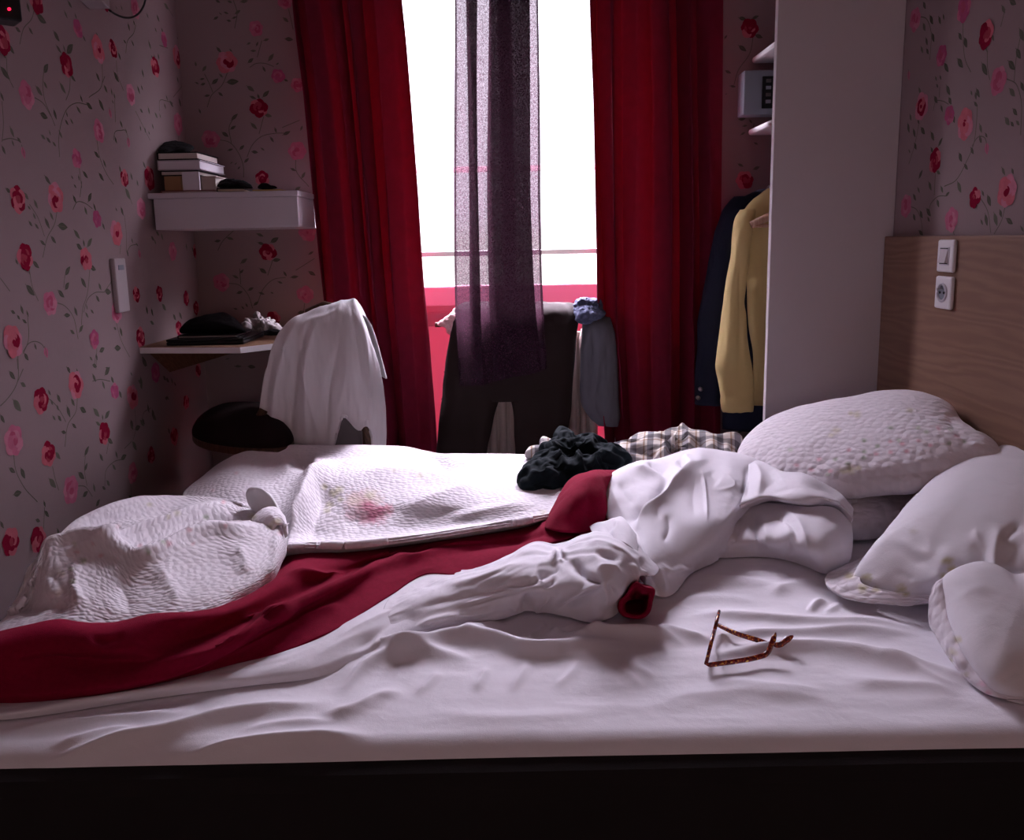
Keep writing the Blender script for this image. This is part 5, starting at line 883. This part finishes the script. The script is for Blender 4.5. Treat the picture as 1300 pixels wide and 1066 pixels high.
# ---------------- white top sheet, bunched
tw = loft([
 [(500, 752, .03), (560, 735, .035), (610, 722, .045), (650, 702, .06), (679, 688, .072), (706, 690, .068), (741, 678, .09), (758, 674, .1), (785, 680, .1), (810, 688, .085), (838, 712, .05)],
 [(490, 765, .04), (550, 740, .05), (600, 725, .062), (640, 712, .078), (679, 692, .094), (706, 697, .088), (741, 684, .118), (758, 681, .128), (785, 689, .125), (810, 703, .105), (834, 728, .065)],
 [(482, 785, .034), (540, 762, .048), (600, 745, .062), (640, 732, .08), (680, 718, .098), (706, 714, .095), (740, 708, .122), (765, 708, .132), (788, 716, .122), (800, 726, .10), (808, 733, .08)],
 [(470, 805, .018), (530, 792, .026), (590, 772, .036), (640, 757, .055), (680, 747, .075), (706, 745, .078), (740, 742, .096), (765, 745, .104), (778, 748, .096), (788, 752, .08), (793, 754, .06)],
 [(462, 822, .008), (522, 808, .012), (582, 790, .014), (640, 776, .022), (674, 766, .03), (700, 767, .034), (722, 770, .036), (752, 776, .036), (770, 774, .036), (780, 770, .034), (787, 768, .03)],
 [(460, 826, .003), (520, 813, .003), (580, 798, .003), (640, 785, .004), (672, 776, .006), (697, 779, .006), (718, 783, .006), (752, 790, .006), (768, 787, .008), (778, 783, .012), (785, 778, .015)]], 300, 150)
tw.push(.002*fbm(tw.V*16, 4)); crumple2(tw, 5, .06, .08, .07, .007, 160, .012, .08, 1, 3, fine=(.01, .01, .02, .0008, 40, .05, .1, 21, 4))
tw.strokes([
 ([(720, 708), (735, 722), (748, 734), (760, 737), (768, 736)], 4, 5, -.020), ([(708, 695), (712, 706), (722, 712)], 3, 3, -.012), ([(700, 716), (706, 706), (710, 696)], 4, 4, .014), ([(712, 716), (716, 704), (716, 694)], 3, 3, .010),
 ([(640, 742), (662, 740), (690, 730), (700, 722)], 4, 4, -.012), ([(663, 778), (668, 764), (672, 752)], 3, 3, -.016), ([(690, 750), (698, 740), (706, 730)], 3, 3, -.012), ([(704, 776), (725, 766), (745, 756), (762, 744), (768, 738)], 3, 4, -.014), ([(700, 772), (720, 760), (742, 750), (760, 738)], 4, 3, .010),
 ([(742, 690), (765, 692), (790, 702), (803, 708)], 5, 5, .010), ([(755, 700), (775, 706), (792, 712)], 4, 4, -.008), ([(756, 724), (770, 721), (788, 724)], 4, 4, .010), ([(770, 738), (778, 748), (780, 762)], 4, 4, -.012), ([(764, 738), (770, 752), (766, 770)], 4, 4, .010), ([(800, 712), (806, 728), (802, 748)], 3, 3, .010), ([(815, 720), (822, 734), (830, 742)], 3, 3, .010), ([(812, 706), (820, 722), (828, 736)], 3, 3, -.008),
 ([(560, 745), (600, 738), (650, 720), (678, 708)], 6, 6, .008), ([(520, 775), (570, 760), (620, 750), (660, 742)], 6, 6, -.006), ([(650, 778), (656, 766), (662, 758)], 4, 4, .008), ([(680, 780), (688, 766), (700, 756)], 4, 4, .010), ([(515, 800), (560, 785), (610, 778), (640, 772)], 4, 4, .008), ([(680, 728), (700, 724), (712, 718)], 4, 4, -.010), ([(668, 738), (682, 732), (690, 740)], 3, 3, .008)], None, 1.0, 1.15, 1.3)
tail = loft([
 [(HX, 890, .002), (0, 884, .002), (180, 858, .002), (300, 826, .004), (360, 810, .008), (430, 792, .028), (496, 752, .036), (545, 723, .044), (600, 722, .05), (650, 703, .055)],
 [(HX, 905, .010), (0, 899, .010), (180, 876, .012), (300, 850, .016), (380, 832, .024), (440, 802, .03), (500, 772, .036), (550, 750, .042), (600, 740, .045), (655, 722, .05)],
 [(HX, 912, .014), (0, 907, .014), (180, 880, .014), (320, 860, .014), (400, 848, .015), (450, 828, .018), (510, 802, .022), (560, 782, .026), (600, 772, .03), (655, 752, .03)],
 [(HX, 918, .002), (0, 914, .002), (180, 888, .002), (320, 870, .002), (400, 860, .002), (460, 842, .002), (520, 818, .002), (570, 803, .002), (600, 796, .002), (655, 774, .004)]], 260, 60)
crumple2(tail, 4, .01, .09, .06, .004, 120, .02, .08, 5, 2, None, (1, 2, 1))
tail.strokes([([(420, 815), (470, 790), (520, 765), (550, 740)], 5, 5, .010), ([(440, 830), (480, 805), (500, 785), (540, 755)], 5, 4, -.010), ([(470, 825), (485, 800), (500, 780)], 4, 4, .008), ([(553, 735), (540, 752), (545, 770)], 4, 4, -.006), ([(0, 902), (120, 888), (240, 866), (330, 848)], 6, 5, .006), ([(395, 835), (450, 810), (500, 790)], 5, 4, .006)])
dp = loft([
 [(760, 622, .1), (776, 603, .13), (796, 591, .145), (820, 585, .15), (845, 580, .15), (872, 572, .155), (890, 570, .155), (924, 574, .145), (950, 581, .14), (974, 590, .13)],
 [(765, 640, .1), (784, 625, .125), (805, 615, .135), (830, 610, .138), (850, 605, .14), (868, 595, .155), (884, 588, .165), (905, 596, .152), (930, 602, .146), (955, 606, .135), (970, 612, .12)],
 [(772, 660, .08), (790, 650, .1), (808, 645, .112), (826, 640, .125), (850, 632, .13), (875, 630, .13), (905, 632, .125), (930, 634, .118), (945, 636, .108), (957, 638, .09)],
 [(783, 674, .08), (805, 672, .095), (815, 680, .095), (835, 685, .092), (855, 680, .092), (880, 676, .092), (905, 672, .09), (922, 668, .085), (936, 664, .07)],
 [(795, 690, .08), (812, 700, .082), (822, 712, .072), (842, 715, .062), (862, 712, .057), (885, 704, .056), (905, 695, .054), (922, 688, .045)],
 [(808, 730, .04), (822, 745, .03), (835, 756, .005), (848, 757, .004), (861, 749, .004), (874, 731, .004), (890, 722, .004), (903, 716, .004), (912, 711, .004)]], 260, 170, backs=1, bdy=.05, bdz=-.12)
dT = loft([
 [(948, 581, .135), (970, 589, .14), (990, 599, .145), (1018, 602, .15), (1042, 613, .14), (1069, 629, .12), (1083, 646, .1)],
 [(950, 598, .15), (972, 602, .152), (1000, 608, .162), (1025, 616, .16), (1050, 627, .142), (1070, 637, .125), (1083, 652, .1)],
 [(946, 618, .14), (972, 617, .147), (1000, 622, .152), (1025, 628, .152), (1050, 634, .142), (1068, 642, .12), (1082, 658, .095)],
 [(940, 640, .12), (958, 633, .13), (975, 630, .134), (1000, 636, .134), (1025, 640, .131), (1045, 639, .126), (1066, 646, .106), (1080, 664, .08)],
 [(944, 646, .08), (960, 640, .09), (975, 636, .095), (1000, 640, .096), (1025, 644, .098), (1045, 644, .1), (1064, 651, .09), (1077, 668, .07)]], 170, 80, backs=1, bdy=.05, bdz=-.12)
dU = loft([
 [(938, 640, .085), (958, 642, .085), (975, 639, .095), (1000, 640, .11), (1025, 642, .118), (1045, 641, .12), (1066, 647, .105), (1081, 664, .08)],
 [(930, 660, .07), (955, 662, .074), (975, 660, .084), (1000, 662, .098), (1025, 665, .106), (1048, 668, .106), (1068, 675, .086), (1082, 686, .06)],
 [(918, 686, .05), (950, 685, .056), (972, 684, .066), (997, 688, .076), (1022, 694, .077), (1046, 700, .072), (1066, 704, .052), (1079, 708, .03)],
 [(905, 708, .004), (935, 707, .004), (960, 707, .004), (992, 710, .004), (1020, 718, .004), (1047, 729, .004), (1064, 726, .004), (1074, 718, .006)]], 190, 100)
for g in (dT, dU): g.push(.0025*fbm(g.V*12, 4))
crumple2(dT, 5, .04, .05, .08, .005, 120, .015, .08, 3, 3); crumple2(dU, 5, .05, .03, .09, .006, 120, .015, .10, 4, 3)
dT.strokes([([(955, 585), (966, 604), (962, 628)], 5, 5, .012), ([(990, 602), (975, 614), (964, 630)], 6, 6, -.010), ([(968, 628), (1000, 618), (1040, 622), (1070, 632)], 6, 5, -.008), ([(1000, 604), (1030, 620), (1062, 630)], 6, 6, .007), ([(945, 590), (950, 612), (944, 636)], 5, 5, -.010)])
dU.strokes([([(956, 645), (958, 675), (962, 704)], 4, 4, -.014), ([(966, 648), (972, 675), (978, 704)], 5, 5, .008), ([(1003, 676), (999, 690), (1002, 708)], 4, 4, -.012), ([(988, 660), (1000, 668), (1006, 690)], 5, 5, .010), ([(985, 645), (1010, 658), (1025, 690), (1042, 722)], 5, 5, .010), ([(978, 655), (1000, 664), (1018, 692)], 4, 4, -.010), ([(1050, 660), (1064, 690), (1064, 715)], 7, 7, .008), ([(945, 650), (935, 680), (925, 704)], 5, 5, -.012)])
dp.push(.003*fbm(dp.V*10, 4)); crumple2(dp, 6, .05, .04, .11, .008, 160, .008, .07, 2, 3, fine=(.008, .008, .03, .0008, 40, .05, .1, 22, 4))
dp.strokes([
 ([(900, 582), (884, 588), (861, 612), (842, 632), (824, 646), (812, 662), (807, 682)], 5, 5, .026), ([(852, 604), (838, 622), (820, 638), (806, 652), (796, 668)], 6, 5, -.024), ([(846, 636), (834, 648), (840, 660)], 3, 4, -.006),
 ([(800, 592), (820, 596), (838, 606), (850, 614)], 5, 5, .012), ([(820, 586), (836, 598), (848, 608)], 4, 4, -.010), ([(775, 615), (785, 640), (795, 660)], 6, 6, .008), ([(785, 610), (795, 630), (808, 640)], 6, 6, -.006), ([(858, 584), (866, 592), (860, 604)], 4, 4, -.012), ([(870, 575), (874, 585), (880, 592)], 4, 4, .008),
 ([(890, 592), (895, 618), (897, 648), (898, 668)], 1.8, 1.6, .006), ([(884, 600), (880, 630), (884, 660)], 7, 7, -.006), ([(908, 596), (926, 604), (933, 615), (918, 621), (904, 621)], 1.6, 1.6, .003), ([(915, 612), (905, 604), (902, 596)], 6, 6, -.004),
 ([(842, 690), (850, 668), (846, 650)], 4, 4, -.008), ([(836, 712), (850, 726), (864, 722), (884, 712)], 4, 5, .010), ([(832, 715), (840, 735), (846, 752)], 4, 4, .010), ([(822, 716), (830, 735), (838, 750)], 3, 3, -.012), ([(880, 716), (868, 722), (856, 720)], 4, 4, .006),
 ([(946, 590), (948, 612), (940, 636)], 6, 6, -.006), ([(956, 588), (957, 602), (953, 618)], 2.5, 2.5, .007), ([(936, 664), (925, 690), (912, 708)], 5, 5, .010)], None, 1.15, 1.0, 1.3)
cap = loft([[(748, 668, .09), (755, 664, .1), (768, 661, .112), (780, 657, .12), (790, 656, .122), (800, 668, .118), (808, 678, .105)], [(752, 676, .095), (762, 673, .105), (773, 671, .116), (783, 668, .124), (791, 667, .126), (800, 676, .122), (809, 688, .108)], [(758, 684, .1), (768, 684, .112), (778, 685, .12), (788, 687, .125), (796, 691, .122), (804, 697, .112), (811, 704, .1)]], 60, 30)
cap.strokes([([(786, 659), (782, 670), (776, 682)], 3, 3, .008), ([(765, 676), (776, 668), (784, 662)], 3, 4, -.008)])
overfoot(tail, -.96)
tag(gridobj('top_sheet', [tw, tail, dp, dT, dU, cap], M['sheet'], thick=.004), 'plain white top sheet bunched and twisted around the red blanket', 'sheet')
# ---------------- pillows
def flat(v, z0): v[..., 2] = np.maximum(v[..., 2], z0)
pl = plane3(PY(1152, 503, 2.25), PY(1274, 571, 1.87), PY(935, 584, 2.3))
lo = puff([(955, 640), (990, 612), (1100, 600), (1240, 590), (1290, 620), (1280, 668), (1200, 682), (1127, 677), (1083, 680), (1000, 672)], (PH(1120, 640, .06), np.array([0, -.22, .975])), .05, 160, 40, q=.42)
lo.push(.003*fbm(lo.V*10, 3)); flat(lo.V, ZB+.006)
lo.V[..., 0] = np.minimum(lo.V[..., 0], XR-.045)
tag(gridobj('pillow', lo, M['sham'], colfn=lambda V: np.ones((len(V), 4))), 'quilted white pillow lying flat under the floral pillow at the headboard', 'pillow', 'pillows at the headboard')
bp = puff([(935, 584), (942, 566), (959, 548), (987, 533), (1030, 521), (1089, 512), (1121, 505), (1152, 503), (1184, 507), (1211, 520), (1231, 541), (1249, 554), (1268, 566), (1272, 578), (1240, 592), (1215, 604), (1172, 617), (1121, 622), (1069, 628), (1010, 622), (960, 608)], pl, .075, 220, 60, pw=2.6, q=.5)
bp.push(.004*fbm(bp.V*8, 3)); bp.V[..., 0] = np.minimum(bp.V[..., 0], XR-.04)
bp.strokes([([(1060, 614), (1110, 604), (1160, 600), (1220, 590)], 7, 6, -.008), ([(1060, 606), (1130, 592), (1230, 578)], 5, 6, .006), ([(1200, 520), (1215, 545), (1240, 565)], 7, 7, -.010)])
FL = [(1088, 526, 6, (.74, .72, .52)), (1080, 524, 4, (.78, .76, .55)), (1062, 546, 6, (.76, .74, .54)), (1055, 552, 4, (.76, .74, .54)), (1155, 521, 5, (.74, .74, .55)), (1080, 596, 8, (.70, .70, .42)), (1070, 598, 5, (.74, .72, .46)), (1090, 594, 5, (.74, .72, .46))]
rs = np.random.default_rng(3)
for x, y, k in ((1005, 571, 1), (1012, 590, 0), (1049, 602, 1), (1054, 598, 0), (1062, 583, 1), (1040, 583, 0), (1076, 588, 1), (1098, 581, 1), (1096, 573, 1), (1115, 566, 1), (1113, 576, 0), (1131, 574, 0), (1141, 559, 1), (1145, 563, 0), (1165, 559, 0), (1179, 565, 0), (1152, 573, 0), (1165, 543, 1), (1130, 543, 1), (1098, 559, 1), (1080, 571, 0), (1203, 562, 1), (1215, 553, 0), (1225, 561, 1), (1190, 543, 0), (1130, 560, 0), (1030, 596, 0), (1205, 545, 1), (1178, 548, 1)):
    FL.append((x+rs.uniform(-2, 2), y, 3.6, (.42, .56, .36) if k else (.80, .38, .44)))
tag(gridobj('pillow', bp, M['sham'], colfn=blobs(FL, .25)), 'quilted pillow with scattered rosebuds leaning at the back against the headboard', 'pillow', 'pillows at the headboard')
pl = plane3(PH(1083, 738, .03), PY(1290, 580, 1.92), PH(1200, 762, .05))
fo = [(1083, 737), (1098, 718), (1113, 701), (1136, 669), (1168, 634), (1207, 603), (1247, 582), (1278, 575), (1310, 574), (1350, 590), (1375, 640), (1370, 700), (1340, 745), (1290, 757), (1240, 760), (1185, 756), (1140, 753), (1105, 747)]
fp = puff(fo, pl, .085, 220, 64, pw=2.2, q=.5)
fp.push(.004*fbm(fp.V*9, 4))
fp.strokes([
 ([(1268, 735), (1262, 715), (1265, 690), (1272, 665)], 5, 5, .014), ([(1258, 730), (1250, 705), (1235, 685)], 6, 6, -.010), ([(1276, 720), (1285, 700), (1300, 690)], 5, 5, -.014), ([(1274, 688), (1282, 674), (1300, 666)], 3, 3, -.014), ([(1240, 724), (1215, 712), (1190, 708)], 6, 6, .006),
 ([(1130, 686), (1150, 700), (1165, 712), (1185, 714)], 4, 4, -.008), ([(1135, 680), (1155, 694), (1180, 704), (1190, 700)], 4, 4, .008), ([(1136, 722), (1150, 732), (1162, 738)], 3, 3, -.006), ([(1108, 730), (1112, 738), (1120, 742)], 3, 3, .006), ([(1160, 745), (1180, 738), (1200, 730)], 5, 5, .008), ([(1150, 672), (1175, 680), (1188, 706)], 4, 4, .006), ([(1235, 670), (1245, 690), (1252, 700)], 3, 3, .006), ([(1200, 690), (1196, 720), (1188, 745)], 8, 8, .008)])
crumple(fp, .02, .02, .06, .003, 90, .02, .12, 11); flat(fp.V, ZB+.004); fp.V[..., 0] = np.minimum(fp.V[..., 0], XR-.035)
brim = loft([[(1128, 690, .05), (1105, 716, .045), (1092, 731, .045), (1096, 741, .045), (1110, 746, .045), (1140, 752, .048), (1185, 756, .05), (1210, 757, .05)], [(1112, 700, .035), (1088, 716, .034), (1070, 731, .034), (1075, 746, .034), (1095, 753, .034), (1130, 760, .036), (1185, 763, .04), (1212, 764, .04)], [(1098, 706, .02), (1070, 718, .022), (1049, 730, .026), (1050, 743, .026), (1066, 754, .026), (1121, 766, .027), (1152, 768.5, .03), (1186, 765.5, .033), (1213, 766, .033)]], 120, 30, by='c')
brim.push(.0025*fbm(brim.V*22, 3))
GB = [(x, y, r, tuple(np.array(c)**1.9)) for x, y, r, c in [(1078, 731, 7, (.80, .78, .58)), (1101, 733, 7, (.76, .73, .48)), (1095, 746, 8, (.78, .76, .54)), (1112, 748, 6, (.8, .77, .55)), (1144, 748, 8, (.78, .75, .5)), (1150, 754, 5, (.76, .74, .5)), (1202, 712, 8, (.80, .77, .52)), (1207, 722, 8, (.78, .74, .46)), (1214, 727, 7, (.8, .77, .5)), (1198, 731, 6, (.82, .79, .56)), (1200, 742, 5, (.8, .77, .55)), (1222, 722, 6, (.82, .79, .58)), (1160, 674, 6, (.9, .88, .84))]]
p = gridobj('pillow', fp, M['pillow'], colfn=blobs(GB)); tag(p, 'white pillow with pale green embroidery on a flat quilted brim propped at the headboard', 'pillow', 'pillows at the headboard')
gridobj('brim', brim, M['sham'], p, thick=.006, colfn=blobs(GB))
pl = plane3(PH(1264, 876, .03), PH(1240, 722, .115), PH(1330, 874, .03))
rp = puff([(1192, 742), (1212, 727), (1240, 720), (1262, 727), (1280, 738), (1310, 732), (1350, 742), (1368, 800), (1345, 868), (1300, 880), (1266, 873), (1241, 850), (1223, 825), (1209, 795), (1200, 767)], pl, .055, 180, 50, pw=2.6, q=.5)
rp.push(.003*fbm(rp.V*10, 4)); rp.strokes([([(1212, 764), (1232, 750), (1258, 744)], 4, 4, .004), ([(1268, 868), (1285, 855), (1300, 848)], 3, 3, -.005)]); crumple(rp, .012, .012, .05, .002, 80, .03, .12, 10)
flat(rp.V, ZB+.004); rp.V[..., 0] = np.minimum(rp.V[..., 0], XR-.035)
rb = loft([[(1216, 728, .12), (1204, 742, .11), (1209, 766, .09), (1217, 792, .07), (1230, 820, .05), (1247, 844, .04), (1268, 866, .03), (1300, 874, .025), (1330, 874, .025)], [(1203, 728, .12), (1192, 743, .11), (1193, 768, .085), (1199, 796, .06), (1212, 828, .04), (1232, 854, .025), (1256, 877, .015), (1290, 886, .010), (1330, 886, .01)], [(1195, 733, .11), (1183, 747, .10), (1178, 767, .075), (1180, 791, .045), (1188, 809, .03), (1203, 834, .015), (1220, 856, .008), (1244, 875, .006), (1268, 885, .006), (1290, 891, .006), (1330, 892, .006)]], 140, 30, by='c')
rb.push(.003*fbm(rb.V*24, 3))
GR = [(1208, 828, 7, (.80, .78, .58)), (1216, 812, 6, (.8, .77, .5)), (1226, 856, 5, (.8, .79, .62)), (1246, 868, 6, (.9, .62, .7)), (1254, 880, 5, (.85, .5, .6)), (1206, 838, 5, (.8, .78, .58))]
p = gridobj('pillow', rp, M['pillow'], colfn=blobs(GR)); tag(p, 'white pillow slumped nearest the camera with its open end hanging down', 'pillow', 'pillows at the headboard')
gridobj('brim', rb, M['sham'], p, thick=.006, colfn=blobs(GR))
# ---------------- clothes left on the bed
pl = plane3(PH(690, 618, .095), PY(714, 556, 2.44), PH(780, 600, .11))
te = puff([(664, 611), (667, 600), (680, 587), (691, 580), (689, 573), (701, 567), (707, 556), (714, 552.5), (725, 558), (738, 564), (763, 566), (778, 572), (791, 578), (798, 585), (796, 592), (785, 600), (765, 604), (740, 610), (715, 616), (690, 618), (668, 618)], pl, .05, 220, 64, pw=2.6, q=.5)
te.push(.012*fbm(te.V*13, 4)); te.push(.006*(1-2*abs(vnoise(te.V*24))))
te.strokes([([(708, 556), (706, 570), (712, 582), (722, 590)], 3, 3, .014), ([(714, 580), (728, 572), (745, 570), (765, 574)], 4, 4, -.016), ([(700, 585), (715, 594), (735, 596)], 4, 4, -.014), ([(738, 566), (734, 580), (742, 592)], 3, 3, .014), ([(770, 572), (755, 582), (750, 594)], 3, 3, .014), ([(762, 570), (768, 582), (788, 588)], 3, 3, -.014), ([(670, 606), (690, 598), (712, 602)], 4, 4, .010), ([(680, 588), (690, 604), (700, 612)], 3, 3, -.01)], None, 1.1, 1.2, 1.5)
crumple2(te, 3, .16, .16, .06, .008, 120, .012, .08, 6); flat(te.V, ZB+.088)
tag(gridobj('t_shirt', te, M['tee']), 'dark charcoal T-shirt crumpled on the white quilt', 'T-shirt')
pl = plane3(PH(860, 590, .09), PY(866, 545, 2.5), PH(780, 585, .09))
sp = puff([(770, 575), (774, 568), (788, 571), (794, 564), (808, 556), (840, 554), (847, 549), (861, 546), (867, 540.5), (880, 548), (902, 552), (918, 556), (939, 559), (936, 572), (929, 588), (900, 600), (860, 602), (820, 600), (785, 590)], pl, .045, 200, 60, pw=2.8, q=.5)
sp.push(.010*fbm(sp.V*12, 4)); sp.strokes([([(847, 552), (856, 566), (852, 580)], 4, 4, -.020), ([(840, 556), (844, 570), (834, 582)], 4, 4, .014), ([(866, 543), (876, 560), (870, 578)], 4, 4, .014), ([(885, 552), (890, 568), (884, 582)], 4, 4, -.014), ([(800, 566), (815, 574), (835, 578)], 4, 4, -.012), ([(900, 556), (905, 575), (900, 590)], 4, 4, .008), ([(920, 558), (922, 575), (916, 590)], 3, 3, .006)], None, 1.1, 1.2, 1.5)
pl = plane3(PH(690, 580, .1), PY(692, 560, 2.5), PH(670, 580, .1))
sl = puff([(668, 577), (670, 572), (682, 570), (685, 562), (688, 556.5), (697, 559), (712, 566), (716, 575), (700, 584), (690, 581), (674, 581)], pl, .025, 100, 30); sl.push(.006*fbm(sl.V*22, 3)); crumple2(sp, 4, .10, .10, .07, .010, 120, .02, .08, 7); flat(sl.V, ZB+.085); flat(sp.V, ZB+.07)
tag(gridobj('flannel_shirt', [sp, sl], M['plaid']), 'pale plaid flannel shirt crumpled on the far side of the bed', 'shirt')
# ---------------- glasses, lying upside down
gl = empty('glasses', tuple(PH(930, 830, 0)), label='tortoiseshell glasses lying upside down on the white sheet', cat='glasses')
zg = ZB+.014
A, B = PZ(896, 844, zg), PZ(909, 794, zg); ax = (B-A); L = np.linalg.norm(ax); ax /= L; zv = np.array([.19, 0, .98]); mid = (A+B)/2
def rim(c0, w, h):
    pts = []
    for a in np.linspace(0, 2*math.pi, 40, endpoint=False):
        ca, sa = math.cos(a), math.sin(a); k = 2.6
        pts.append(c0 + ax*w*np.sign(ca)*abs(ca)**(2/k) + zv*h*np.sign(sa)*abs(sa)**(2/k))
    return pts
fr = MB(); hw, hh = L*.225, .0205
for s_ in (-1, 1): fr.pipe(rim(mid+ax*s_*L*.262+zv*(hh-.002), hw, hh), .0030, 10, closed=True)
fr.pipe([mid-ax*L*.05+zv*.018, mid+zv*.014, mid+ax*L*.05+zv*.018], .0032, 10)
for e_, s_ in ((A, -1), (B, 1)): fr.pipe([e_-ax*s_*.012+zv*.006, e_+zv*.003, e_+np.array([.006, 0, 0])], .0036, 10)
fr.build('frame', M['tortoise'], gl, True)
for s_ in (-1, 1):
    c0_ = mid+ax*s_*L*.262+zv*(hh-.002); r_ = rim(c0_, hw-.001, hh-.001); V = [c0_+np.array([-.001, 0, 0])]+r_; mesh('lens', V, [(0, i+1, (i+1) % 40+1) for i in range(40)], M['lens'], gl)
def temple(pts):
    k = chord(np.array(pts)); q = herm(k, np.array(pts), np.linspace(0, k[-1], 40)); MB().pipe(q, np.concatenate([np.linspace(.0034, .0038, 26), np.linspace(.0038, .0046, 11), [.0038, .0029, .0012]]), 10, 1.3).build('temple', M['tortoise'], gl, True)
temple([A+np.array([.006, 0, 0]), PZ(936, 839, zg+.002), PZ(962, 834, zg), PZ(973, 830, zg+.003), PZ(980, 816, zg+.017), PZ(985, 803, zg+.03)])
temple([B+np.array([.006, 0, 0]), PZ(935, 804, zg+.002), PZ(962, 812.5, zg), PZ(982, 818.5, zg-.002), PZ(990, 818, zg+.001), PZ(999, 812, zg+.008), PZ(1007, 807, zg+.014)])
setup(90.0, 0.0)
